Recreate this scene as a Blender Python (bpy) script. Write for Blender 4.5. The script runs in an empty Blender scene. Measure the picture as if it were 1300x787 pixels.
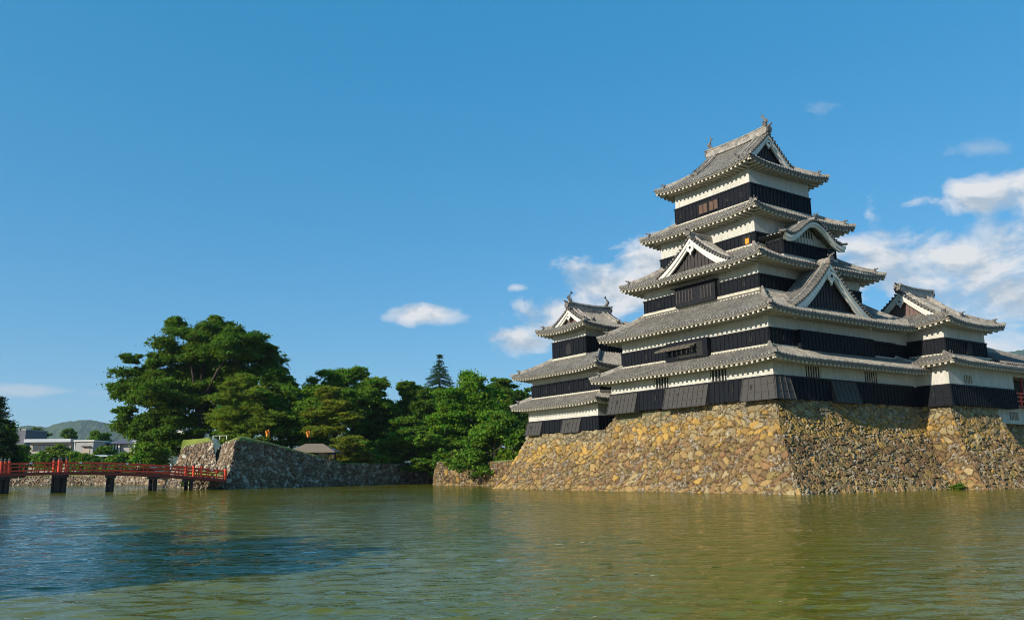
import bpy, bmesh, math, random
import numpy as np
from mathutils import Vector, Matrix
from mathutils import noise as mnoise
from mathutils.geometry import tessellate_polygon
rng = np.random.default_rng(7)
random.seed(7)
S = bpy.context.scene
COL = S.collection
R = math.radians

# ------------------------------------------------------------------ camera, sky, sun, exposure
CAMH = 1.7
PITCH, ROLL, FPX = R(11.18), R(-0.55), 1045.8
fw = Vector((0, math.cos(PITCH), math.sin(PITCH)))
up0 = Vector((0, -math.sin(PITCH), math.cos(PITCH)))
rt = Vector((1, 0, 0)) * math.cos(ROLL) + up0 * math.sin(ROLL)
upv = up0 * math.cos(ROLL) - Vector((1, 0, 0)) * math.sin(ROLL)
cam = bpy.data.cameras.new("camera")
cam.sensor_width = 36.0
cam.lens = FPX / 1300 * 36
cam.clip_start = 0.2
cam.clip_end = 30000
cam_ob = bpy.data.objects.new("camera", cam)
COL.objects.link(cam_ob)
cam_ob.matrix_world = Matrix(((rt.x, upv.x, -fw.x, 0), (rt.y, upv.y, -fw.y, 0), (rt.z, upv.z, -fw.z, CAMH), (0, 0, 0, 1)))
S.camera = cam_ob

SUN_EL = R(24)
SUN_AZ_VEC = Vector((-0.786, -0.624, 0)).normalized()          # horizontal direction towards the sun
sun_dir = (SUN_AZ_VEC * math.cos(SUN_EL) + Vector((0, 0, math.sin(SUN_EL)))).normalized()
SKY_STRENGTH = 0.105
sun = bpy.data.lights.new("sun", 'SUN')
sun.energy = 5.0
sun.angle = R(0.5)
sun.color = (1.0, 0.92, 0.78)
sun_ob = bpy.data.objects.new("sun", sun)
COL.objects.link(sun_ob)
sun_ob.rotation_euler = sun_dir.to_track_quat('Z', 'Y').to_euler()
sun_ob.location = (-40, -40, 40)

S.view_settings.view_transform = 'Standard'
S.view_settings.look = 'None'
S.view_settings.gamma = 1
S.view_settings.exposure = 0.50
S.view_settings.use_curve_mapping = False
S.cycles.max_bounces = 6
S.cycles.diffuse_bounces = 3
S.cycles.glossy_bounces = 3
S.cycles.transmission_bounces = 3
S.cycles.volume_bounces = 0
S.cycles.use_denoising = True
S.cycles.denoising_input_passes = 'RGB_ALBEDO_NORMAL'
S.cycles.denoising_prefilter = 'ACCURATE'
S.cycles.filter_width = 1.0
S.render.filter_size = 1.0


class NT:
    """small helper for building node trees"""
    def __init__(self, tree):
        self.t = tree
        self.n = tree.nodes
        self.n.clear()

    def add(self, kind, **kw):
        nd = self.n.new(kind)
        for k, v in kw.items():
            if k.startswith('i_'):
                nd.inputs[k[2:].replace('__', ' ')].default_value = v
            else:
                setattr(nd, k, v)
        return nd

    def link(self, a, b):
        self.t.links.new(a, b)

    def math(self, op, a, b=None, c=None, clamp=False):
        nd = self.n.new('ShaderNodeMath')
        nd.operation = op
        nd.use_clamp = clamp
        for i, x in enumerate((a, b, c)):
            if x is None:
                continue
            if isinstance(x, (int, float)):
                nd.inputs[i].default_value = x
            else:
                self.link(x, nd.inputs[i])
        return nd.outputs[0]

    def mix(self, fac, a, b, mode='MIX'):
        nd = self.n.new('ShaderNodeMix')
        nd.data_type = 'RGBA'
        nd.blend_type = mode
        for sock, x in ((nd.inputs[0], fac), (nd.inputs[6], a), (nd.inputs[7], b)):
            if isinstance(x, (int, float)):
                sock.default_value = x
            elif isinstance(x, tuple):
                sock.default_value = x if len(x) == 4 else (*x, 1)
            else:
                self.link(x, sock)
        return nd.outputs[2]

    def ramp(self, fac, stops):
        nd = self.n.new('ShaderNodeValToRGB')
        el = nd.color_ramp.elements
        while len(el) < len(stops):
            el.new(0.5)
        for e, (p, c) in zip(el, stops):
            e.position = p
            e.color = (c, c, c, 1) if isinstance(c, (int, float)) else (*c, 1)
        self.link(fac, nd.inputs[0])
        return nd.outputs[0]


def px_dir(px, py):
    x, y = px - 650.0, 393.5 - py
    return (rt * x + upv * y + fw * FPX).normalized()


def at(px, py, Y):
    """world point seen at a photo pixel, at horizontal depth Y"""
    d = px_dir(px, py)
    return Vector((0, 0, CAMH)) + d * (Y / d.y)


world = bpy.data.worlds.new("World")
S.world = world
world.use_nodes = True
w = NT(world.node_tree)
sky = w.add('ShaderNodeTexSky', sky_type='NISHITA', sun_disc=False, sun_elevation=SUN_EL,
            sun_rotation=math.atan2(SUN_AZ_VEC.x, SUN_AZ_VEC.y), altitude=600, air_density=1.0, dust_density=0.4, ozone_density=2.5)
hs = w.add('ShaderNodeHueSaturation', i_Hue=0.497, i_Saturation=1.14, i_Value=1.0)
skymix = w.mix(0.5, sky.outputs[0], (0.40, 2.45, 4.75))
w.link(skymix, hs.inputs['Color'])
tc = w.add('ShaderNodeTexCoord')
sep = w.add('ShaderNodeSeparateXYZ')
w.link(tc.outputs['Generated'], sep.inputs[0])
az = w.math('ARCTAN2', sep.outputs[0], sep.outputs[1])
el = w.math('ARCSINE', sep.outputs[2])


def cloud_field(dx, dz):
    """billowy noise on the sky's own directions, shifted a little for the shaded copy"""
    cmb = w.add('ShaderNodeCombineXYZ')
    w.link(w.math('ADD', az, dx), cmb.inputs[0])
    w.link(w.math('MULTIPLY', w.math('ADD', el, dz), 1.7), cmb.inputs[1])
    nz = w.add('ShaderNodeTexNoise', i_Scale=13.0, i_Detail=9.0, i_Roughness=0.55, i_Lacunarity=2.1, i_Distortion=0.35)
    w.link(cmb.outputs[0], nz.inputs['Vector'])
    return nz.outputs[0]


def cloud_mask(clouds, field, wn=4.2):
    total = None
    for (px, py, rx, ry, gain) in clouds:
        d = px_dir(px, py)
        a0, e0 = math.atan2(d.x, d.y), math.asin(d.z)
        ra, re = rx / FPX, ry / FPX
        u = w.math('DIVIDE', w.math('SUBTRACT', az, a0), ra)
        v = w.math('DIVIDE', w.math('SUBTRACT', el, e0), re)
        r2 = w.math('ADD', w.math('MULTIPLY', u, u), w.math('MULTIPLY', v, v))
        m = w.math('MULTIPLY', w.math('SUBTRACT', 1.0, w.math('SQRT', r2)), gain)
        m = w.math('MAXIMUM', m, -2.0)
        total = m if total is None else w.math('MAXIMUM', total, m)
    s = w.math('ADD', w.math('MULTIPLY', w.math('SUBTRACT', field, 0.5), wn), total)
    return s


big = [(1235, 322, 170, 52, 1.15), (1295, 378, 160, 66, 1.20), (1150, 350, 110, 50, 0.75), (1245, 252, 75, 26, 1.20),
(835, 335, 75, 42, 1.5), (780, 368, 85, 42, 1.5), (722, 404, 80, 36, 1.4), (668, 432, 55, 20, 1.4), (875, 328, 70, 36, 0.90),
       (1210, 400, 150, 60, 0.90)]
puff = [(541, 398, 54, 17, 1.5), (526, 402, 38, 12, 1.2), (655, 365, 14, 6, 0.6)]
thin = [(40, 495, 78, 8, 1.3), (1040, 140, 20, 12, 0.5), (1237, 190, 30, 9, 0.5)]
f0 = cloud_field(0, 0)
f1 = cloud_field(-0.012, 0.016)
sp_ = cloud_mask(puff, f0, 2.6)
s0 = cloud_mask(big, f0)
s0 = w.math('MAXIMUM', s0, sp_)
cov = w.ramp(s0, [(0.0, 0.0), (0.35, 0.45), (1.0, 0.93)])
covt = w.ramp(cloud_mask(thin, f0, 3.4), [(0.0, 0.0), (0.9, 0.55)])
shade = w.math('MULTIPLY_ADD', w.math('SUBTRACT', f0, f1), 5.5, 0.55, clamp=True)
ccol = w.mix(shade, (3.2, 3.75, 4.3), (5.9, 5.85, 5.8))
skyc = w.mix(covt, hs.outputs[0], (4.6, 4.8, 5.0))
skyc = w.mix(cov, skyc, ccol)
bg = w.add('ShaderNodeBackground', i_Strength=SKY_STRENGTH)
w.link(skyc, bg.inputs[0])
wo = w.add('ShaderNodeOutputWorld')
w.link(bg.outputs[0], wo.inputs[0])


# ------------------------------------------------------------------ materials
def new_mat(name):
    m = bpy.data.materials.new(name)
    m.use_nodes = True
    t = NT(m.node_tree)
    b = t.add('ShaderNodeBsdfPrincipled')
    o = t.add('ShaderNodeOutputMaterial')
    t.link(b.outputs[0], o.inputs[0])
    return m, t, b


def obj_coord(t):
    return t.add('ShaderNodeTexCoord').outputs['Object']


def noise(t, vec, scale, detail=4, rough=0.55, dist=0.0):
    nd = t.add('ShaderNodeTexNoise', i_Scale=scale, i_Detail=detail, i_Roughness=rough, i_Distortion=dist)
    if vec is not None:
        t.link(vec, nd.inputs['Vector'])
    return nd.outputs[0]


def mapping(t, vec, sc):
    nd = t.add('ShaderNodeMapping')
    nd.inputs['Scale'].default_value = sc
    t.link(vec, nd.inputs[0])
    return nd.outputs[0]


def noisy(name, c1, c2, scale=2.0, rough=0.8, bump=0.0, c3=None, stretch=(1, 1, 1), fine=25.0):
    m, t, b = new_mat(name)
    v = mapping(t, obj_coord(t), stretch)
    n1 = noise(t, v, scale, 6, 0.6)
    col = t.mix(t.ramp(n1, [(0.3, 0.0), (0.7, 1.0)]), c1, c2)
    if c3:
        n2 = noise(t, v, scale * 5.3, 3, 0.6)
        col = t.mix(t.ramp(n2, [(0.52, 0.0), (0.72, 0.8)]), col, c3)
    t.link(col, b.inputs['Base Color'])
    b.inputs['Roughness'].default_value = rough
    b.inputs['Specular IOR Level'].default_value = 0.10 if 'black' in name else 0.4
    if bump:
        bp = t.add('ShaderNodeBump', i_Strength=bump, i_Distance=0.05)
        t.link(noise(t, v, fine, 4), bp.inputs['Height'])
        t.link(bp.outputs[0], b.inputs['Normal'])
    return m


M = {}
M['plaster'] = noisy('white lime plaster', (0.51, 0.495, 0.445), (0.40, 0.385, 0.33), 1.1, 0.85, 0.15, (0.27, 0.25, 0.20), (1.6, 1.6, 0.22))
M['eave_plaster'] = noisy('eave plaster', (0.52, 0.48, 0.39), (0.36, 0.325, 0.25), 1.4, 0.85, 0.15, (0.23, 0.20, 0.15))
M['soffit'] = noisy('eaves with painted shade', (0.20, 0.18, 0.14), (0.145, 0.13, 0.098), 1.4, 0.85, 0.15, (0.10, 0.085, 0.065))  # darkened plaster tone: shade under the eaves is put into the colour
M['white_trim'] = noisy('white gable trim', (0.70, 0.67, 0.60), (0.54, 0.50, 0.42), 1.6, 0.8, 0.1, (0.5, 0.46, 0.38))
M['ornament'] = noisy('dark ornament tile', (0.075, 0.070, 0.065), (0.16, 0.14, 0.12), 6, 0.6, 0.3)
M['black_wood'] = noisy('black lacquered boards', (0.0055, 0.0068, 0.0100), (0.0085, 0.0100, 0.0135), 2.2, 0.6, 0.2, (0.020, 0.020, 0.023), (1, 1, 6))
M['black_trim'] = noisy('black lacquered battens', (0.012, 0.012, 0.014), (0.022, 0.022, 0.024), 3, 0.5, 0.1)
M['grey_wood'] = noisy('weathered grey boards', (0.050, 0.045, 0.041), (0.034, 0.031, 0.029), 2.4, 0.7, 0.3, (0.075, 0.068, 0.06), (1, 1, 5))
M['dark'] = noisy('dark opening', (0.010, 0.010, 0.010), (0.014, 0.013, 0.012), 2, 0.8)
M['brown_wood'] = noisy('brown timber', (0.115, 0.062, 0.036), (0.07, 0.04, 0.025), 4, 0.7, 0.3)
M['gable_wood'] = noisy('gable lattice boards', (0.045, 0.036, 0.034), (0.028, 0.023, 0.023), 3, 0.7, 0.2, None, (1, 1, 4))
M['gable_brown'] = noisy('reddish gable boards', (0.16, 0.10, 0.085), (0.10, 0.065, 0.058), 3, 0.75, 0.2, None, (1, 1, 4))
M['orange_cloth_and_glow'] = noisy('orange cloth and window glow', (0.85, 0.28, 0.02), (0.7, 0.2, 0.02), 8, 0.8)  # banner cloth; also paints the warm glow in one keep window
M['red_paint'] = noisy('vermilion paint', (0.80, 0.068, 0.020), (0.66, 0.052, 0.017), 3, 0.55, 0.15, (0.42, 0.040, 0.015))
M['red_dark'] = noisy('dark red paint', (0.22, 0.025, 0.015), (0.15, 0.02, 0.012), 3, 0.6)
M['pier_wood'] = noisy('dark wet timber', (0.035, 0.022, 0.016), (0.020, 0.014, 0.011), 3, 0.7, 0.3, None, (1, 1, 4))
M['bronze'] = noisy('dark bronze cap', (0.05, 0.05, 0.045), (0.09, 0.085, 0.07), 6, 0.45)
M['bark'] = noisy('tree bark', (0.055, 0.040, 0.028), (0.030, 0.022, 0.016), 5, 0.9, 0.5, None, (1, 1, 3))
M['concrete'] = noisy('pale concrete', (0.34, 0.33, 0.31), (0.27, 0.26, 0.25), 0.5, 0.85)
M['concrete_white'] = noisy('white painted wall', (0.66, 0.62, 0.57), (0.56, 0.53, 0.49), 0.5, 0.8)
M['building_tan'] = noisy('tan rendered wall', (0.42, 0.34, 0.27), (0.34, 0.28, 0.22), 0.6, 0.85)
M['building_slate'] = noisy('slate grey cladding', (0.11, 0.11, 0.14), (0.09, 0.09, 0.11), 0.6, 0.7)
M['roof_metal'] = noisy('pale metal roof', (0.42, 0.44, 0.46), (0.34, 0.36, 0.38), 0.6, 0.5)
M['window_glass'] = noisy('dark window glass', (0.035, 0.045, 0.055), (0.05, 0.06, 0.07), 1.2, 0.12)
M['thatch'] = noisy('brown shingle roof', (0.22, 0.17, 0.12), (0.15, 0.115, 0.08), 3, 0.9, 0.4)
M['cream_wall'] = noisy('cream wall', (0.52, 0.44, 0.32), (0.44, 0.37, 0.27), 1.2, 0.85)
M['white_metal'] = noisy('white painted metal', (0.72, 0.72, 0.72), (0.64, 0.64, 0.64), 2, 0.5)
M['car_paint'] = noisy('silver car paint', (0.55, 0.57, 0.6), (0.5, 0.52, 0.55), 2, 0.3)
M['blue_sheet'] = noisy('blue plastic sheet', (0.03, 0.22, 0.6), (0.03, 0.18, 0.5), 4, 0.5)
M['rubber'] = noisy('black rubber', (0.02, 0.02, 0.02), (0.03, 0.03, 0.03), 4, 0.8)
M['grass'] = noisy('grass bank', (0.17, 0.20, 0.025), (0.10, 0.15, 0.02), 0.9, 0.95, 0.4, (0.19, 0.18, 0.05))
M['earth'] = noisy('ground', (0.07, 0.085, 0.035), (0.12, 0.10, 0.06), 0.15, 0.95, 0.2, (0.05, 0.08, 0.025))
M['forest'] = noisy('wooded hillside', (0.022, 0.050, 0.020), (0.045, 0.075, 0.025), 0.012, 0.95, 0.0, (0.018, 0.036, 0.016))


def tile_material(name, ca, cb, cc):
    m, t, b = new_mat(name)
    v = obj_coord(t)
    n1 = noise(t, v, 0.55, 7, 0.65)
    n2 = noise(t, v, 3.8, 5, 0.7)
    n3 = noise(t, mapping(t, v, (3.3, 3.3, 9.0)), 1.0, 2, 0.5)
    col = t.mix(t.ramp(n1, [(0.32, 0.0), (0.68, 1.0)]), ca, cb)
    col = t.mix(t.ramp(n2, [(0.42, 0.0), (0.74, 0.9)]), col, cc)
    col = t.mix(t.ramp(n3, [(0.40, 0.55), (0.58, 0.0)]), col, (0.085, 0.078, 0.070))
    tone = t.math('MULTIPLY_ADD', noise(t, v, 0.22, 4, 0.6), 1.3, 0.36)
    ct = t.add('ShaderNodeCombineColor')
    for i in range(3):
        t.link(tone, ct.inputs[i])
    col = t.mix(0.75, col, ct.outputs[0], 'MULTIPLY')
    vo = t.add('ShaderNodeTexVoronoi', i_Scale=2.6)
    t.link(v, vo.inputs['Vector'])
    sv = t.add('ShaderNodeSeparateColor')
    t.link(vo.outputs['Color'], sv.inputs[0])
    col = t.mix(t.ramp(sv.outputs[0], [(0.60, 0.0), (0.95, 0.45)]), col, (0.060, 0.055, 0.052))
    col = t.mix(t.ramp(sv.outputs[1], [(0.70, 0.0), (0.98, 0.35)]), col, (0.40, 0.37, 0.31))
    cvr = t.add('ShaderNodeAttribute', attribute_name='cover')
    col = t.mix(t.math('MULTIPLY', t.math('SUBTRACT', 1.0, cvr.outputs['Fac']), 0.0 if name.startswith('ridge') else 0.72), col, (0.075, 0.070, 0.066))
    t.link(col, b.inputs['Base Color'])
    b.inputs['Roughness'].default_value = 0.62
    sp = t.add('ShaderNodeSeparateXYZ')
    t.link(v, sp.inputs[0])
    saw = t.math('FRACT', t.math('MULTIPLY', sp.outputs[2], 8.0))
    hgt = t.math('ADD', t.math('MULTIPLY', saw, 0.5), noise(t, v, 14, 3))
    bp = t.add('ShaderNodeBump', i_Strength=0.45, i_Distance=0.05)
    t.link(hgt, bp.inputs['Height'])
    t.link(bp.outputs[0], b.inputs['Normal'])
    return m


M['tile'] = tile_material('weathered grey roof tiles', (0.165, 0.147, 0.118), (0.235, 0.210, 0.170), (0.35, 0.32, 0.265))
M['ridge'] = tile_material('ridge tiles', (0.21, 0.185, 0.155), (0.30, 0.265, 0.22), (0.40, 0.36, 0.30))


def stone_material(name, bump=0.5, moss=0.0):
    m, t, b = new_mat(name)
    v = obj_coord(t)
    at_ = t.add('ShaderNodeAttribute', attribute_name='stone')
    n1 = noise(t, v, 3.2, 6, 0.65)
    n2 = noise(t, v, 11, 4, 0.7)
    k = t.math('MULTIPLY_ADD', n1, 0.9, 0.52)
    col = t.mix(1.0, at_.outputs['Color'], (1, 1, 1), 'MULTIPLY')
    cmb = t.add('ShaderNodeCombineColor')
    for i in range(3):
        t.link(k, cmb.inputs[i])
    col = t.mix(1.0, col, cmb.outputs[0], 'MULTIPLY')
    lg = t.math('MULTIPLY_ADD', noise(t, v, 0.28, 4, 0.6), 1.3, 0.35, clamp=True)
    cm2 = t.add('ShaderNodeCombineColor')
    for i in range(3):
        t.link(lg, cm2.inputs[i])
    col = t.mix(0.8, col, cm2.outputs[0], 'MULTIPLY')
    col = t.mix(t.ramp(n2, [(0.58, 0.0), (0.78, 0.35)]), col, (0.38, 0.34, 0.27))
    col = t.mix(t.ramp(noise(t, v, 1.1, 5, 0.7), [(0.60, 0.0), (0.72, 0.35 + moss)]), col, (0.075, 0.085, 0.03))
    t.link(col, b.inputs['Base Color'])
    b.inputs['Roughness'].default_value = 0.9
    bp = t.add('ShaderNodeBump', i_Strength=bump, i_Distance=0.06)
    t.link(t.math('ADD', n1, n2), bp.inputs['Height'])
    t.link(bp.outputs[0], b.inputs['Normal'])
    return m


M['stone'] = stone_material('rough moat stone')


def leaf_material(name, rough=0.6):
    m, t, b = new_mat(name)
    a = t.add('ShaderNodeAttribute', attribute_name='leaf')
    t.link(a.outputs['Color'], b.inputs['Base Color'])
    b.inputs['Roughness'].default_value = rough
    b.inputs['Specular IOR Level'].default_value = 0.12
    tr = t.add('ShaderNodeBsdfTranslucent')
    t.link(t.mix(1.0, a.outputs['Color'], (1.1, 1.25, 0.5), 'MULTIPLY'), tr.inputs[0])
    mx = t.add('ShaderNodeMixShader')
    mx.inputs[0].default_value = 0.40
    t.link(b.outputs[0], mx.inputs[1])
    t.link(tr.outputs[0], mx.inputs[2])
    o = [n for n in t.n if n.type == 'OUTPUT_MATERIAL'][0]
    t.link(mx.outputs[0], o.inputs[0])
    return m


M['leaf'] = leaf_material('foliage')


def water_material():
    m = bpy.data.materials.new('murky moat water')
    m.use_nodes = True
    t = NT(m.node_tree)
    v = obj_coord(t)
    big = noise(t, v, 0.05, 3, 0.5)
    col = t.mix(t.ramp(big, [(0.35, 0.0), (0.65, 1.0)]), (0.098, 0.110, 0.003), (0.165, 0.142, 0.003))
    rot = t.add('ShaderNodeMapping')
    rot.inputs['Rotation'].default_value = (0, 0, R(-8))
    rot.inputs['Scale'].default_value = (0.55, 1.3, 1)
    t.link(v, rot.inputs[0])
    h1 = noise(t, rot.outputs[0], 1.6, 3, 0.6, 0.6)
    h2 = noise(t, rot.outputs[0], 6.5, 3, 0.6, 0.5)
    patch = t.ramp(noise(t, v, 0.04, 3, 0.6), [(0.35, 0.4), (0.65, 1.0)])
    hh = t.math('ADD', t.math('MULTIPLY', h1, 0.075), t.math('MULTIPLY', h2, 0.022))
    hh = t.math('MULTIPLY', hh, patch)
    bp = t.add('ShaderNodeBump', i_Strength=1.0, i_Distance=1.0)
    t.link(hh, bp.inputs['Height'])
    df = t.add('ShaderNodeBsdfDiffuse')
    t.link(col, df.inputs[0])
    gl = t.add('ShaderNodeBsdfGlossy', i_Roughness=0.0)
    t.link(bp.outputs[0], gl.inputs['Normal'])
    fr = t.add('ShaderNodeFresnel', i_IOR=1.33)
    t.link(bp.outputs[0], fr.inputs['Normal'])
    mx = t.add('ShaderNodeMixShader')
    t.link(fr.outputs[0], mx.inputs[0])
    t.link(df.outputs[0], mx.inputs[1])
    t.link(gl.outputs[0], mx.inputs[2])
    o = t.add('ShaderNodeOutputMaterial')
    t.link(mx.outputs[0], o.inputs[0])
    return m


M['water'] = water_material()

# ------------------------------------------------------------------ mesh helpers
OFF = {}                                     # origin (in castle or world axes) that a thing's meshes are written against


class MB:
    def __init__(self):
        self.v, self.f = [], []
        self.c = []
        self.m2 = None                                          # faces from this index on take the second material

    def add(self, vs, fs):
        o = len(self.v)
        self.v.extend([tuple(map(float, p)) for p in vs])
        self.f.extend([tuple(i + o for i in q) for q in fs])
        return self

    def box(self, x0, x1, y0, y1, z0, z1):
        return self.add([(x0, y0, z0), (x1, y0, z0), (x1, y1, z0), (x0, y1, z0), (x0, y0, z1), (x1, y0, z1), (x1, y1, z1), (x0, y1, z1)],
                        [(0, 3, 2, 1), (4, 5, 6, 7), (0, 1, 5, 4), (1, 2, 6, 5), (2, 3, 7, 6), (3, 0, 4, 7)])

    def hexa(self, lo, hi):
        """eight corners: four below, four above"""
        return self.add(list(lo) + list(hi), [(0, 3, 2, 1), (4, 5, 6, 7), (0, 1, 5, 4), (1, 2, 6, 5), (2, 3, 7, 6), (3, 0, 4, 7)])

    def grid(self, P, close=False):
        n, m = P.shape[:2]
        fs = []
        for i in range(n - 1):
            for j in range(m - 1):
                a = i * m + j
                fs.append((a, a + 1, a + m + 1, a + m))
        return self.add(P.reshape(-1, 3), fs)

    def sweep(self, path, prof, side=None, caps=True):
        """profile points (side, up) carried along a path; 'side' fixes the horizontal side vector"""
        path = [Vector(p) for p in path]
        k = len(prof)
        vs, fs = [], []
        for i, p in enumerate(path):
            d = (path[min(i + 1, len(path) - 1)] - path[max(i - 1, 0)])
            d = d.normalized() if d.length > 1e-9 else Vector((0, 1, 0))
            s = Vector(side) if side is not None else d.cross(Vector((0, 0, 1)))
            if s.length < 1e-6:
                s = Vector((1, 0, 0))
            s.normalize()
            u = s.cross(d).normalized()
            if u.z < 0:
                u = -u
            for (a, b) in prof:
                vs.append(p + s * a + u * b)
        for i in range(len(path) - 1):
            for j in range(k):
                a, b = i * k + j, i * k + (j + 1) % k
                fs.append((a, b, b + k, a + k))
        if caps:
            fs.append(tuple(range(k - 1, -1, -1)))
            fs.append(tuple(range((len(path) - 1) * k, len(path) * k)))
        return self.add(vs, fs)

    def tube(self, path, radii, k=7):
        path = [Vector(p) for p in path]
        vs, fs = [], []
        ref = Vector((0.31, 0.77, 0.55))
        for i, p in enumerate(path):
            d = (path[min(i + 1, len(path) - 1)] - path[max(i - 1, 0)]).normalized()
            a = d.cross(ref)
            if a.length < 1e-3:
                a = d.cross(Vector((1, 0, 0)))
            a.normalize()
            b = d.cross(a)
            r = radii[i] if hasattr(radii, '__len__') else radii
            for j in range(k):
                t = 2 * math.pi * j / k
                vs.append(p + a * math.cos(t) * r + b * math.sin(t) * r)
        for i in range(len(path) - 1):
            for j in range(k):
                a, b = i * k + j, i * k + (j + 1) % k
                fs.append((a, b, b + k, a + k))
        fs.append(tuple(range(k - 1, -1, -1)))
        fs.append(tuple(range((len(path) - 1) * k, len(path) * k)))
        return self.add(vs, fs)

    def extrude(self, outline, vec):
        n = len(outline)
        vec = Vector(vec)
        vs = [Vector(p) for p in outline] + [Vector(p) + vec for p in outline]
        fs = [tuple(range(n - 1, -1, -1)), tuple(range(n, 2 * n))]
        fs += [(i, (i + 1) % n, (i + 1) % n + n, i + n) for i in range(n)]
        return self.add(vs, fs)

    def build(self, name, mat, parent=None, smooth=False, off=None, fix=True):
        me = bpy.data.meshes.new(name)
        o = OFF.get(parent.name, (0, 0, 0)) if (parent is not None and off is None) else (off or (0, 0, 0))
        vs = [(a - o[0], b - o[1], c - o[2]) for a, b, c in self.v]
        me.from_pydata(vs, [], self.f)
        if self.c:
            ca = me.color_attributes.new('cover', 'FLOAT_COLOR', 'POINT')
            cc = np.ones((len(vs), 4), np.float32)
            cc[:len(self.c), :3] = np.array(self.c, np.float32)[:, None]
            ca.data.foreach_set('color', cc.ravel())
        if fix:
            bm = bmesh.new()
            bm.from_mesh(me)
            bmesh.ops.recalc_face_normals(bm, faces=bm.faces)
            bm.to_mesh(me)
            bm.free()
        me.materials.append(mat)
        if self.m2 is not None:
            me.materials.append(self.mat2)
            me.polygons.foreach_set('material_index', [int(i >= self.m2) for i in range(len(me.polygons))])
        if smooth:
            me.polygons.foreach_set('use_smooth', [True] * len(me.polygons))
        ob = bpy.data.objects.new(name, me)
        COL.objects.link(ob)
        if parent is not None:
            ob.parent = parent
        OFF[ob.name] = o
        return ob


def tag(o, label, cat, group=None):
    o['label'] = label
    o['category'] = cat
    if group:
        o['group'] = group
    return o


def thing(name, label, cat, loc=(0, 0, 0), rotz=0.0, group=None, off=None):
    o = bpy.data.objects.new(name, None)
    COL.objects.link(o)
    o.location = loc
    o.rotation_euler = (0, 0, rotz)
    o.empty_display_size = 0.5
    OFF[o.name] = off or (0, 0, 0)
    return tag(o, label, cat, group)


# castle axes: local x runs along the keep's right-hand face, local y along its left-hand face, origin at its near corner
KX, KY = 20.337, 64.008
CROT = math.atan2(0.55757, 0.83013)
CC, CS = math.cos(CROT), math.sin(CROT)


def cw(x, y, z=0.0):
    return Vector((KX + x * CC - y * CS, KY + x * CS + y * CC, z))


def castle_thing(name, label, cat, x, y, z, group=None):
    return thing(name, label, cat, cw(x, y, z), CROT, group, off=(x, y, z))


def fast_mesh(name, V, F, mat, attr=None, colors=None, smooth=False):
    me = bpy.data.meshes.new(name)
    me.vertices.add(len(V))
    me.vertices.foreach_set('co', np.ascontiguousarray(V, np.float32).ravel())
    me.loops.add(F.size)
    me.polygons.add(len(F))
    me.loops.foreach_set('vertex_index', np.ascontiguousarray(F, np.int32).ravel())
    me.polygons.foreach_set('loop_start', np.arange(len(F), dtype=np.int32) * F.shape[1])
    if colors is not None:
        ca = me.color_attributes.new(attr, 'FLOAT_COLOR', 'POINT')
        ca.data.foreach_set('color', np.concatenate([colors, np.ones((len(colors), 1))], 1).astype(np.float32).ravel())
    me.update(calc_edges=True)
    if not smooth:
        me.shade_flat()
    me.materials.append(mat)
    ob = bpy.data.objects.new(name, me)
    COL.objects.link(ob)
    return ob


# ------------------------------------------------------------------ castle builders
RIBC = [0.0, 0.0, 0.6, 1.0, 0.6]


def rib_columns(L, sp=0.35):
    n = max(2, int(round(L / sp)))
    sp = L / n
    fr = np.array([0.0, 0.40, 0.50, 0.70, 0.90])
    hh = np.array([-0.01, -0.02, 0.075, 0.145, 0.075])
    s = (np.arange(n)[:, None] + fr[None, :]).ravel() * sp
    h = np.tile(hh, n) + np.repeat(rng.normal(0, 0.010, n), 5)
    return np.append(s, L), np.append(h, 0.0)


def tile_slope(mb, O, e, n, L, zf, wmax, lift, rows=9, edge=0.16, sp=0.35):
    s, h = rib_columns(L, sp)
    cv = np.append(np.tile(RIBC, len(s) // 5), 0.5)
    wm = np.array([max(0.0, wmax(a)) for a in s])
    keep = wm > 0.01
    s, h, wm, cv = s[keep], h[keep], wm[keep], cv[keep]
    t = np.concatenate([[0.0], np.linspace(0, 1, rows)])
    W = t[:, None] * wm[None, :]
    Z = zf(W) + lift(s[None, :], W) + h[None, :]
    Z[0] -= edge
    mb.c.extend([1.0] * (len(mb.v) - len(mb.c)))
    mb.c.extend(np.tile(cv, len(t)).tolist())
    P = np.zeros(W.shape + (3,))
    P[..., 0] = O[0] + e[0] * s[None, :] + n[0] * W
    P[..., 1] = O[1] + e[1] * s[None, :] + n[1] * W
    P[..., 2] = Z
    return mb.grid(P)


def sides(x0, x1, y0, y1):
    """the four eave lines of a rectangle: (origin, direction, inward normal, length)"""
    return [((x0, y0), (0, 1), (1, 0), y1 - y0), ((x0, y0), (1, 0), (0, 1), x1 - x0),
            ((x1, y0), (0, 1), (-1, 0), y1 - y0), ((x0, y1), (1, 0), (0, -1), x1 - x0)]


def make_lift(L, amount, c=4.2):
    def f(s, w):
        return amount * (np.clip(1 - s / c, 0, 1) ** 2 + np.clip(1 - (L - s) / c, 0, 1) ** 2) * np.clip(1 - w / 3.4, 0, 1)
    return f


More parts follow.
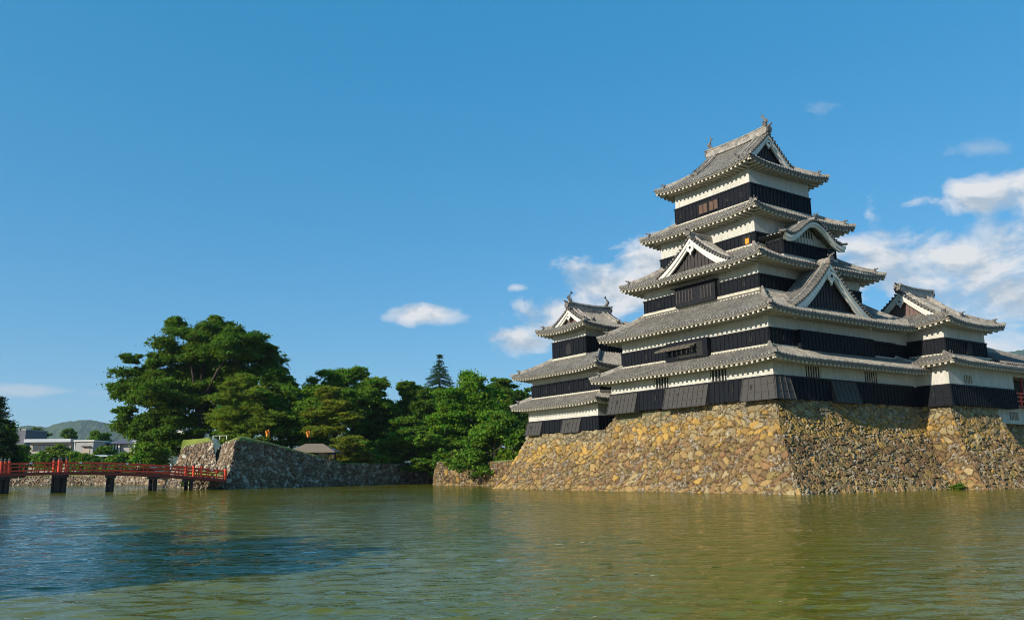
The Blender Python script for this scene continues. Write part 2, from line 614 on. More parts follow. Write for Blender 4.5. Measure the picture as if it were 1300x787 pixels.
def eaves(parent, x0, x1, y0, y1, ov, z0, amount, which=(0, 1, 2, 3), c=4.2):
    """plastered fascia, sloping soffit and a row of plastered rafter ends"""
    mb = MB()
    for k in which:
        O, e, n, L = sides(x0, x1, y0, y1)[k]
        lf = make_lift(L, amount, c)
        s = np.linspace(0.05, L - 0.05, 49)
        wi = np.minimum(ov + 0.1, np.minimum(s, L - s))
        P = np.zeros((5, 49, 3))
        for r, (wv, dz) in enumerate(((0.05 + 0 * s, -0.10), (0.04 + 0 * s, -0.26), (0.12 + 0 * s, -0.27), (wi * 0.55 + 0.03, -0.24), (wi, -0.16))):
            wv = np.minimum(wv, np.maximum(wi, 0.02))
            P[r, :, 0] = O[0] + e[0] * s + n[0] * wv
            P[r, :, 1] = O[1] + e[1] * s + n[1] * wv
            P[r, :, 2] = z0 + lf(s, wv) + dz
        mb.grid(P)
    mb2 = mb
    mb.m2, mb.mat2 = len(mb.f), M['eave_plaster']
    for k in which:
        O, e, n, L = sides(x0, x1, y0, y1)[k]
        lf = make_lift(L, amount, c)
        m = int(L / 0.52)
        for i in range(m + 1):
            a = 0.28 + (L - 0.56) * i / m
            w1 = min(ov, a, L - a)
            if w1 < 0.25:
                w1 = 0.25
            hw = 0.105
            z_a = z0 + float(lf(np.array(a), np.array(0.1))) - 0.265
            z_b = z0 + float(lf(np.array(a), np.array(w1))) - 0.20
            def pt(sv, wv, z):
                return (O[0] + e[0] * sv + n[0] * wv, O[1] + e[1] * sv + n[1] * wv, z)
            mb2.hexa([pt(a - hw, 0.09, z_a - 0.17), pt(a + hw, 0.09, z_a - 0.17), pt(a + hw, w1, z_b - 0.14), pt(a - hw, w1, z_b - 0.14)],
                     [pt(a - hw, 0.09, z_a), pt(a + hw, 0.09, z_a), pt(a + hw, w1, z_b), pt(a - hw, w1, z_b)])
    return mb.build('eaves', M['soffit'], parent)


RIDGE = [(-0.20, -0.10), (0.20, -0.10), (0.19, 0.16), (0.15, 0.17), (0.145, 0.27), (0.08, 0.36), (-0.08, 0.36), (-0.145, 0.27), (-0.15, 0.17), (-0.19, 0.16)]


def scaled(prof, a, b=None):
    b = b or a
    return [(x * a, y * b) for x, y in prof]


ONI = [(-0.30, -0.1), (0.30, -0.1), (0.40, 0.18), (0.30, 0.42), (0.17, 0.38), (0.10, 0.62), (0.0, 0.70), (-0.10, 0.62), (-0.17, 0.38), (-0.30, 0.42), (-0.40, 0.18)]


def ornament(roof, p, d, s=1.0):
    """ridge-end tile: horned plate with a round tile reaching out over it"""
    d = Vector((d[0], d[1], 0)).normalized()
    sd = Vector((-d.y, d.x, 0))
    p = Vector(p)
    s *= 0.78
    mb = MB()
    mb.extrude([p + sd * a * s + Vector((0, 0, b * s)) for a, b in ONI], d * 0.20 * s)
    mb.tube([p - d * 0.1 * s + Vector((0, 0, 0.55 * s)), p + d * 0.30 * s + Vector((0, 0, 0.62 * s)), p + d * 0.52 * s + Vector((0, 0, 0.72 * s))], [0.10 * s, 0.10 * s, 0.09 * s], 8)
    for q in (-1, 1):
        mb.tube([p + sd * q * 0.25 * s + Vector((0, 0, 0.35 * s)), p + sd * q * 0.42 * s + Vector((0, 0, 0.52 * s)), p + sd * q * 0.40 * s + Vector((0, 0, 0.74 * s))], [0.09 * s, 0.06 * s, 0.015], 6)
    return mb.build('ridge_ornament', M['ornament'], roof)


def hip_ridge(roof, corner, d2, R_, zf, amount, c=4.2, scale=1.0, w_end=None):
    """a hip ridge with its end ornament, from eave corner inwards; d2 = inward step per unit of w"""
    def pt(wv):
        z = float(zf(np.array(wv))) + amount * max(0, 1 - wv / c) ** 2 * max(0, 1 - wv / 3.4)
        return Vector((corner[0] + d2[0] * wv, corner[1] + d2[1] * wv, z + 0.03))
    w_end = w_end or R_
    m = MB()
    m.sweep([pt(0.72 + (w_end - 0.72) * i / 10) for i in range(11)], scaled(RIDGE, 0.85 * scale, 0.95 * scale))
    m.sweep([pt(-0.02 + 0.74 * i / 4) for i in range(5)], scaled(RIDGE, 0.62 * scale, 0.55 * scale))
    r = m.build('hip_ridge', M['ridge'], roof)
    ornament(roof, pt(0.70), (-d2[0], -d2[1]), 0.85 * scale)


def lean_roof(parent, x0, x1, y0, y1, ov, inset, z0, z1, amount, sag=0.72, which=(0, 1, 2, 3), hips=None):
    """skirt roof round a storey: x0..y1 is the wall below, inset the setback of the wall above"""
    ins = inset if isinstance(inset, tuple) else (inset, inset)
    X0, X1, Y0, Y1 = x0 - ov, x1 + ov, y0 - ov, y1 + ov
    run = ov + max(ins) + 0.05
    def zf(wv):
        t = np.clip(np.asarray(wv, float) / run, 0, 1.3)
        return z0 + (z1 - z0) * (sag * t + (1 - sag) * t * t)
    mb = MB()
    for k in which:
        O, e, n, L = sides(X0, X1, Y0, Y1)[k]
        tile_slope(mb, O, e, n, L, zf, lambda s, L=L: min(run, s, L - s), make_lift(L, amount))
    roof = mb.build('tile_roof', M['tile'], parent, fix=False)
    eaves(roof, X0, X1, Y0, Y1, ov, z0, amount, which)
    for (cx_, cy_, dx, dy) in ((X0, Y0, 1, 1), (X1, Y0, -1, 1), (X0, Y1, 1, -1), (X1, Y1, -1, -1)):
        if hips is not None and (cx_ == X0, cy_ == Y0) not in hips:
            continue
        hip_ridge(roof, (cx_, cy_), (dx, dy), run, zf, amount)
    return roof, zf


def gable_curve(r):
    r = np.abs(np.asarray(r, float))
    return 1 - (1.36 * r - 0.36 * r * r)


def karahafu_curve(r):
    r = np.abs(np.asarray(r, float))
    return np.where(r < 0.86, 0.5 + 0.5 * np.cos(np.pi * r / 0.86), 0.0) * 0.94 + 0.06 * (np.clip((r - 0.8) / 0.2, 0, 1)) ** 2 * 1.2


def gable(parent, c, axis, out, half, zb, H, depth, curve=gable_curve, panel='gable_wood', board=0.62, rise=0.0, panel_in=0.55, with_roof=True,
          lattice=False, ridge_scale=1.0, pendant=True, panel_scale=1.0):
    """a gable facing 'out': tiled slopes, verge tiles, white bargeboards, panel, pendant and ridge"""
    c, axis, out = Vector((c[0], c[1], 0)), Vector((axis[0], axis[1], 0)), Vector((out[0], out[1], 0))
    def P(q, d, dz):
        return c + axis * (q * half) - out * d + Vector((0, 0, zb + H * float(curve(q)) + dz + rise * d))
    qs = np.linspace(-1, 1, 41)
    made = {}
    if with_roof:
        mb = MB()
        s, h = rib_columns(depth)
        cv = np.append(np.tile(RIBC, len(s) // 5), 0.5)
        for sgn in (-1, 1):
            t = np.linspace(0, 1, 13) * sgn
            G = np.array([[list(P(q, d, hh)) for d, hh in zip(s, h)] for q in t])
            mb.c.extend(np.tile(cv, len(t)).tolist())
            mb.grid(G)
        roof = mb.build('gable_roof', M['tile'], parent, fix=False)
    else:
        roof = parent
    v = MB()                                               # short verge tiles along the gable edge
    Lc = half * 1.25
    nv = int(2 * Lc / 0.36)
    for i in range(nv + 1):
        q = -1 + 2 * i / nv
        if abs(q) < 0.03:
            continue
        a = P(q, -0.12, 0.05)
        b = P(q, 0.55, 0.10)
        v.tube([a, b], [0.115, 0.115], 7)
    v.build('verge_tiles', M['tile'], roof)
    for sgn in (-1, 1):
        MB().sweep([P(q * sgn, 0.62, 0.06) for q in np.linspace(0.02, 0.98, 14)], scaled(RIDGE, 0.7, 0.7)).build('verge_ridge', M['ridge'], roof)
    # bargeboards: two stepped layers, following the curve just under the tiles
    for sgn in (-1, 1):
        m = MB()
        for (d0, d1, top, bot) in ((0.02, 0.20, -0.10, -0.10 - board * 0.55), (0.14, 0.32, -0.10 - board * 0.50, -0.10 - board)):
            ring = []
            for q in np.linspace(0, 1.0, 22) * sgn:
                wd = 1.0 + 0.25 * abs(q)
                ring.append([list(P(q, d0, top * 1.0)), list(P(q, d0, bot * wd)), list(P(q, d1, bot * wd)), list(P(q, d1, top)), list(P(q, d0, top))])
            m.grid(np.array(ring))
        m.build('bargeboard', M['white_trim'], roof)
    # panel
    if panel:
        m = MB()
        Q = np.linspace(-1, 1, 41) * 0.97
        topz = [P(q, panel_in, -0.35) for q in Q]
        ring = [[list(p), [p.x, p.y, min(p.z - 0.02, zb - 0.3)]] for p in topz]
        m.grid(np.array(ring))
        l = m
        for q in np.arange(-0.86, 0.87, 0.42 / half):
            top = P(q, panel_in - 0.05, -0.45)
            if top.z > zb:
                l.sweep([Vector((top.x, top.y, zb - 0.2)), top], [(-0.035, -0.03), (0.035, -0.03), (0.035, 0.03), (-0.035, 0.03)], side=axis)
        m.build('gable_panel', M[panel], roof)
    if pendant:
        top = P(0, 0.04, -0.30 - board)
        k = min(1.0, half / 5.0) * 1.0 + 0.1
        sh = [(0, 0.30), (0.34, 0.16), (0.46, -0.12), (0.36, -0.42), (0.16, -0.52), (0, -0.86), (-0.16, -0.52), (-0.36, -0.42), (-0.46, -0.12), (-0.34, 0.16)]
        m = MB().extrude([top + axis * a * k + Vector((0, 0, b * k)) for a, b in sh], -out * 0.14)
        m.build('gable_pendant', M['white_trim'], roof)
        hx = [top + out * 0.015 + axis * 0.13 * k * math.cos(t) + Vector((0, 0, -0.12 * k + 0.13 * k * math.sin(t))) for t in np.linspace(0, 2 * math.pi, 7)[:6]]
        MB().extrude(hx, out * 0.05).build('hexagon_boss', M['black_trim'], roof)
    if with_roof:
        m = MB()
        m.sweep([P(0, d, 0.08) for d in np.linspace(-0.05, depth, 6)], scaled(RIDGE, 1.0 * ridge_scale, 1.15 * ridge_scale))
        m.build('ridge', M['ridge'], roof)
        ornament(roof, P(0, -0.02, 0.22), (out.x, out.y), 1.0 * ridge_scale)
        for sgn in (-1, 1):
            ornament(roof, P(0.96 * sgn, 0.6, 0.10), (axis.x * sgn, axis.y * sgn), 0.6)
    return roof


def fish(roof, p, d, s=1.0):
    """roof-end dolphin fish: head on the ridge, tail in the air"""
    d = Vector((d[0], d[1], 0)).normalized()
    sd = Vector((-d.y, d.x, 0))
    p = Vector(p)
    U = Vector((0, 0, 1))
    m = MB()
    path = [p - d * 0.30 * s + U * 0.02 * s, p - d * 0.05 * s + U * 0.22 * s, p + d * 0.15 * s + U * 0.48 * s, p + d * 0.12 * s + U * 0.78 * s, p - d * 0.05 * s + U * 1.02 * s, p - d * 0.20 * s + U * 1.18 * s]
    m.tube(path, [0.17 * s, 0.24 * s, 0.21 * s, 0.15 * s, 0.09 * s, 0.04 * s], 9)
    t = path[-1]
    m.extrude([t - U * 0.1 * s, t - d * 0.38 * s + U * 0.16 * s, t - d * 0.16 * s + U * 0.14 * s, t + d * 0.02 * s + U * 0.40 * s, t + d * 0.10 * s + U * 0.05 * s], sd * 0.05)
    m.extrude([path[1] + d * 0.2 * s, path[2] + d * 0.36 * s, path[3] + d * 0.30 * s, path[3] + d * 0.08 * s, path[2] + d * 0.15 * s], sd * 0.05)
    for q in (-1, 1):
        m.extrude([path[1] + sd * q * 0.18 * s, path[1] + sd * q * 0.42 * s + U * 0.22 * s, path[2] + sd * q * 0.16 * s], d * 0.05)
    m.build('fish_ornament', M['ornament'], roof)


def hip_gable_roof(parent, x0, x1, y0, y1, ov, z0, zr, amount, ridge_axis, g, panel, fishes=True, sag=0.62, board=0.6):
    """irimoya roof: hipped skirt below, gabled ridge above"""
    X0, X1, Y0, Y1 = x0 - ov, x1 + ov, y0 - ov, y1 + ov
    run = ((X1 - X0) if ridge_axis == 'y' else (Y1 - Y0)) / 2
    H = zr - z0
    def zf(wv):
        t = np.clip(np.asarray(wv, float) / run, 0, 1.05)
        return z0 + H * (sag * t + (1 - sag) * t * t)
    mb = MB()
    for k in range(4):
        O, e, n, L = sides(X0, X1, Y0, Y1)[k]
        main = (k in (0, 2)) == (ridge_axis == 'y')
        if main:
            wm = lambda s, L=L: run if g <= s <= L - g else min(run, s, L - s)
        else:
            wm = lambda s, L=L: min(g + 0.62, s, L - s)
        tile_slope(mb, O, e, n, L, zf, wm, make_lift(L, amount), rows=12)
    roof = mb.build('tile_roof', M['tile'], parent, fix=False)
    eaves(roof, X0, X1, Y0, Y1, ov, z0, amount)
    for (cx_, cy_, dx, dy) in ((X0, Y0, 1, 1), (X1, Y0, -1, 1), (X0, Y1, 1, -1), (X1, Y1, -1, -1)):
        hip_ridge(roof, (cx_, cy_), (dx, dy), run, zf, amount, w_end=g + 0.35)
    mx, my = (X0 + X1) / 2, (Y0 + Y1) / 2
    zg = float(zf(np.array(g)))
    half = run - g
    hh = zr - zg
    def cur(r):
        wv = run - np.abs(np.asarray(r, float)) * half
        return (zf(wv) - zg) / hh
    ends = [((mx, Y0 + g), (1, 0), (0, -1)), ((mx, Y1 - g), (1, 0), (0, 1))] if ridge_axis == 'y' else [((X0 + g, my), (0, 1), (-1, 0)), ((X1 - g, my), (0, 1), (1, 0))]
    for c, ax, out in ends:
        gable(roof, c, ax, out, half, zg, hh, 1.0, cur, panel, board=board, with_roof=False, panel_in=0.6, pendant=True)
    (c0, _, o0), (c1, _, o1) = ends
    m = MB()
    a, b = Vector((c0[0], c0[1], zr)), Vector((c1[0], c1[1], zr))
    n = 12
    pts = []
    for i in range(n + 1):
        t = i / n
        p = a.lerp(b, t)
        p.z += 0.06 + 0.16 * (2 * t - 1) ** 2
        pts.append(p)
    m.sweep(pts, [(-0.34, -0.2), (0.34, -0.2), (0.33, 0.18), (0.25, 0.20), (0.25, 0.48), (0.30, 0.50), (0.28, 0.58), (0.12, 0.72), (-0.12, 0.72), (-0.28, 0.58), (-0.30, 0.50), (-0.25, 0.48), (-0.25, 0.20), (-0.33, 0.18)])
    m.build('ridge', M['ridge'], roof)
    # descending ridges
    for (c, ax, out) in ends:
        for sgn in (-1, 1):
            pth = []
            for q in np.linspace(0.03, 0.93, 10):
                p = Vector((c[0], c[1], 0)) + Vector((ax[0], ax[1], 0)) * q * half * sgn - Vector((out[0], out[1], 0)) * 1.25
                p.z = zg + hh * float(cur(q)) + 0.05
                pth.append(p)
            MB().sweep(pth, scaled(RIDGE, 0.75, 0.75)).build('descending_ridge', M['ridge'], roof)
    for (c, ax, out) in ends:
        ornament(roof, (c[0], c[1], zr + 0.25), out, 1.15)
        for sgn in (-1, 1):
            p = Vector((c[0], c[1], 0)) + Vector((ax[0], ax[1], 0)) * 0.95 * half * sgn - Vector((out[0], out[1], 0)) * 1.25
            p.z = zg + hh * float(cur(0.95)) + 0.1
            ornament(roof, p, (ax[0] * sgn, ax[1] * sgn), 0.8)
    if fishes:
        for (c, ax, out) in ends:
            fish(roof, (c[0] - out[0] * 0.35, c[1] - out[1] * 0.35, zr + 0.86), out, 0.80)
    return roof, zf


def cladding(parent, x0, x1, y0, y1, z0, z1, step=0.46, mat='black_wood', flash=True, flare=0.0):
    """black weatherboards round a storey with battens, rails and the pale mortar strip at their foot"""
    d = 0.07
    m = MB()
    f = flare
    m.hexa([(x0 - d - f, y0 - d - f, z0), (x1 + d + f, y0 - d - f, z0), (x1 + d + f, y1 + d + f, z0), (x0 - d - f, y1 + d + f, z0)],
           [(x0 - d, y0 - d, z1), (x1 + d, y0 - d, z1), (x1 + d, y1 + d, z1), (x0 - d, y1 + d, z1)])
    b = m
    for (O, e, n, L) in sides(x0 - d, x1 + d, y0 - d, y1 + d)[:2]:
        k = max(2, int(L / step))
        for i in range(k + 1):
            s = L * i / k
            s = min(max(s, 0.06), L - 0.06)
            p = (O[0] + e[0] * s - n[0] * 0.02, O[1] + e[1] * s - n[1] * 0.02)
            q = (p[0] - n[0] * f, p[1] - n[1] * f)
            hw = 0.035
            b.hexa([(q[0] - e[0] * hw - n[0] * .03, q[1] - e[1] * hw - n[1] * .03, z0), (q[0] + e[0] * hw - n[0] * .03, q[1] + e[1] * hw - n[1] * .03, z0),
                    (q[0] + e[0] * hw + n[0] * .06, q[1] + e[1] * hw + n[1] * .06, z0), (q[0] - e[0] * hw + n[0] * .06, q[1] - e[1] * hw + n[1] * .06, z0)],
                   [(p[0] - e[0] * hw - n[0] * .03, p[1] - e[1] * hw - n[1] * .03, z1), (p[0] + e[0] * hw - n[0] * .03, p[1] + e[1] * hw - n[1] * .03, z1),
                    (p[0] + e[0] * hw + n[0] * .06, p[1] + e[1] * hw + n[1] * .06, z1), (p[0] - e[0] * hw + n[0] * .06, p[1] - e[1] * hw + n[1] * .06, z1)])
    cl = m.build('board_cladding', M[mat], parent)
    r = MB()
    r.box(x0 - d - 0.07, x1 + d + 0.07, y0 - d - 0.07, y1 + d + 0.07, z1 - 0.02, z1 + 0.10)
    r.build('top_rail', M['black_trim'], cl)
    if flash:
        r = MB()
        a = d + f + 0.08
        r.box(x0 - a, x1 + a, y0 - a, y1 + a, z0 - 0.22, z0 + 0.025)
        r.build('mortar_strip', M['eave_plaster'], parent)
    return cl


def wall(parent, x0, x1, y0, y1, z0, z1):
    return MB().box(x0, x1, y0, y1, z0, z1).build('wall', M['plaster'], parent)


def face_box(mb, face, c0, a0, a1, z0, z1, d0, d1):
    """box on a face: 'L' (x = c0, outward -x) or 'R' (y = c0, outward -y); a = coordinate along the face, d = outward depth"""
    if face == 'L':
        mb.box(c0 - d1, c0 - d0, a0, a1, z0, z1)
    else:
        mb.box(a0, a1, c0 - d1, c0 - d0, z0, z1)
    return mb


def slat_window(parent, face, c0, a0, a1, z0, z1, bars=5, mat='plaster', back='dark', d=0.0, bar_w=0.09):
    f = face_box(MB(), face, c0, a0, a1, z0, z1, -0.05, 0.012 + d).build('window', M[back], parent)
    m = MB()
    step = (a1 - a0) / bars
    for i in range(bars):
        s = a0 + step * (i + 0.5)
        face_box(m, face, c0, s - bar_w / 2, s + bar_w / 2, z0 - 0.01, z1 + 0.01, d, 0.07 + d)
    m.build('bars', M[mat], f)
    return f


def loophole(parent, face, c0, a, z, tall=True, d=0.07):
    w_, h_ = (0.16, 0.36) if tall else (0.24, 0.24)
    m = MB()
    for (p, q, r_, s_) in ((a - w_ / 2 - 0.05, a - w_ / 2, z - h_ / 2 - 0.05, z + h_ / 2 + 0.05), (a + w_ / 2, a + w_ / 2 + 0.05, z - h_ / 2 - 0.05, z + h_ / 2 + 0.05),
                          (a - w_ / 2, a + w_ / 2, z + h_ / 2, z + h_ / 2 + 0.05), (a - w_ / 2, a + w_ / 2, z - h_ / 2 - 0.05, z - h_ / 2)):
        face_box(m, face, c0, p, q, r_, s_, d - 0.02, d + 0.055)
    face_box(m, face, c0, a - w_ / 2, a + w_ / 2, z - h_ / 2, z + h_ / 2, d - 0.02, d + 0.012)
    return m.build('loophole', M['dark'], parent)


def chute(parent, face, c0, a0, a1, z0, z1, out=0.62, extra=0.0, mat='grey_wood'):
    """stone-dropping bay: a panel of boards that flares out at its foot; 'extra' widens the foot beyond a0 (corner bays)"""
    def pt(a, d, z):
        return (c0 - d, a, z) if face == 'L' else (a, c0 - d, z)
    m = MB()
    m.hexa([pt(a0 - extra, out, z0), pt(a1, out, z0), pt(a1, -0.05, z0), pt(a0 - extra, -0.05, z0)],
           [pt(a0 - 0.1 * (extra > 0), 0.10, z1), pt(a1, 0.10, z1), pt(a1, -0.05, z1), pt(a0 - 0.1 * (extra > 0), -0.05, z1)])
    b = m
    k = max(2, int((a1 - a0) / 0.55))
    for i in range(k + 1):
        t = i / k
        at_, ab = a0 + (a1 - a0) * t, a0 - extra + (a1 - a0 + extra) * t
        hw = 0.035
        at_ = min(max(at_, a0 + hw), a1 - hw)
        ab = min(max(ab, a0 - extra + hw), a1 - hw)
        b.hexa([pt(ab - hw, out + 0.05, z0), pt(ab + hw, out + 0.05, z0), pt(ab + hw, out - 0.03, z0), pt(ab - hw, out - 0.03, z0)],
               [pt(at_ - hw, 0.15, z1), pt(at_ + hw, 0.15, z1), pt(at_ + hw, 0.07, z1), pt(at_ - hw, 0.07, z1)])
    for zz in (z0 + 0.05, z0 + (z1 - z0) * 0.35, z0 + (z1 - z0) * 0.67):
        o = out + (0.10 - out) * (zz - z0) / (z1 - z0)
        ex = extra * (1 - (zz - z0) / (z1 - z0))
        b.add([pt(a0 - ex, o + 0.03, zz), pt(a1, o + 0.03, zz), pt(a1, o + 0.02, zz + 0.04), pt(a0 - ex, o + 0.02, zz + 0.04),
               pt(a0 - ex, o - 0.03, zz), pt(a1, o - 0.03, zz), pt(a1, o - 0.04, zz + 0.04), pt(a0 - ex, o - 0.04, zz + 0.04)],
              [(0, 1, 2, 3), (4, 7, 6, 5), (0, 4, 5, 1), (3, 2, 6, 7), (0, 3, 7, 4), (1, 5, 6, 2)])
    p = m.build('drop_bay', M[mat], parent)
    zc = z0 + (z1 - z0) * 0.58
    o = out + (0.10 - out) * (zc - z0) / (z1 - z0)
    ac = a0 + (a1 - a0) * 0.68
    h = MB()
    h.add([pt(ac - .1, o + .06, zc - .2), pt(ac + .1, o + .06, zc - .2), pt(ac + .1, o - .0, zc + .2), pt(ac - .1, o - .0, zc + .2),
           pt(ac - .1, o - .1, zc - .2), pt(ac + .1, o - .1, zc - .2), pt(ac + .1, o - .15, zc + .2), pt(ac - .1, o - .15, zc + .2)],
          [(0, 1, 2, 3), (4, 7, 6, 5), (0, 4, 5, 1), (3, 2, 6, 7), (0, 3, 7, 4), (1, 5, 6, 2)])
    h.build('loophole', M['dark'], p)
    return p


# ------------------------------------------------------------------ stone walls
def cell_field(P, size, seed, jitter=0.9):
    """nearest and second nearest jittered cell centre in 3-D: stone id and distance to the joint"""
    Q = P / np.array(size)
    base = np.floor(Q).astype(np.int64)
    best1 = np.full(len(Q), 1e9)
    best2 = np.full(len(Q), 1e9)
    idb = np.zeros(len(Q), np.int64)
    for dx in (-1, 0, 1):
        for dy in (-1, 0, 1):
            for dz in (-1, 0, 1):
                c = base + np.array([dx, dy, dz])
                hsh = (c[:, 0] * 73856093) ^ (c[:, 1] * 19349663) ^ (c[:, 2] * 83492791) ^ (seed * 2654435)
                hsh &= 0x7fffffff
                r1 = ((hsh * 1103515245 + 12345) >> 8) % 1000 / 1000.0
                r2 = ((hsh * 22695477 + 1) >> 9) % 1000 / 1000.0
                r3 = ((hsh * 134775813 + 7) >> 7) % 1000 / 1000.0
                r4 = ((hsh * 69069 + 5) >> 6) % 1000 / 1000.0
                ctr = c + 0.5 + (np.stack([r1, r2, r3], 1) - 0.5) * jitter
                d = np.sqrt(((Q - ctr) ** 2).sum(1)) - r4 * 0.20
                b1 = d < best1
                best2 = np.where(b1, best1, np.minimum(best2, d))
                idb = np.where(b1, hsh, idb)
                best1 = np.where(b1, d, best1)
    return idb, best2 - best1


def hash01(i, k):
    return ((i * (1103515245 + 2 * k * 7919) + 12345 * (k + 1)) >> 7) % 10007 / 10007.0


def castle_palette(idv, z, top):
    """stone colours: pale grey courses at the top, ochre band below, brown and russet stones down to the water"""
    a, b, c = hash01(idv, 1), hash01(idv, 2), hash01(idv, 3)
    grey = np.array([0.29, 0.255, 0.21])
    ochre = np.array([0.40, 0.265, 0.090])
    tan = np.array([0.33, 0.235, 0.125])
    brown = np.array([0.225, 0.152, 0.088])
    russet = np.array([0.240, 0.145, 0.085])
    pale = np.array([0.35, 0.29, 0.21])
    olive = np.array([0.24, 0.185, 0.085])
    dz = top - z + (a - 0.5) * 1.0
    C = np.where((b < 0.42)[:, None], brown, np.where((b < 0.60)[:, None], russet, np.where((b < 0.76)[:, None], tan, np.where((b < 0.86)[:, None], olive, np.where((b < 0.95)[:, None], pale, ochre)))))
    band = np.where((b < 0.50)[:, None], ochre, np.where((b < 0.85)[:, None], tan, pale))
    mid = (dz > 1.2) & (dz < 2.9)
    C = np.where(mid[:, None], band, C)
    topc = np.where((b < 0.62)[:, None], grey, np.where((b < 0.85)[:, None], pale * 0.85, tan))
    C = np.where((dz <= 1.2)[:, None], topc, C)
    foot = (z < 0.45)
    C = np.where((foot & (c < 0.6))[:, None], tan * 1.1, C)
    return C * np.array([0.78, 0.70, 0.46]) * (0.68 + 0.58 * c)[:, None]


def moat_palette(idv, z, top):
    b, c = hash01(idv, 2), hash01(idv, 3)
    C = np.where((b < 0.40)[:, None], np.array([0.145, 0.092, 0.052]), np.where((b < 0.70)[:, None], np.array([0.21, 0.142, 0.085]), np.array([0.33, 0.28, 0.21])))
    return C * (0.75 + 0.5 * c)[:, None]


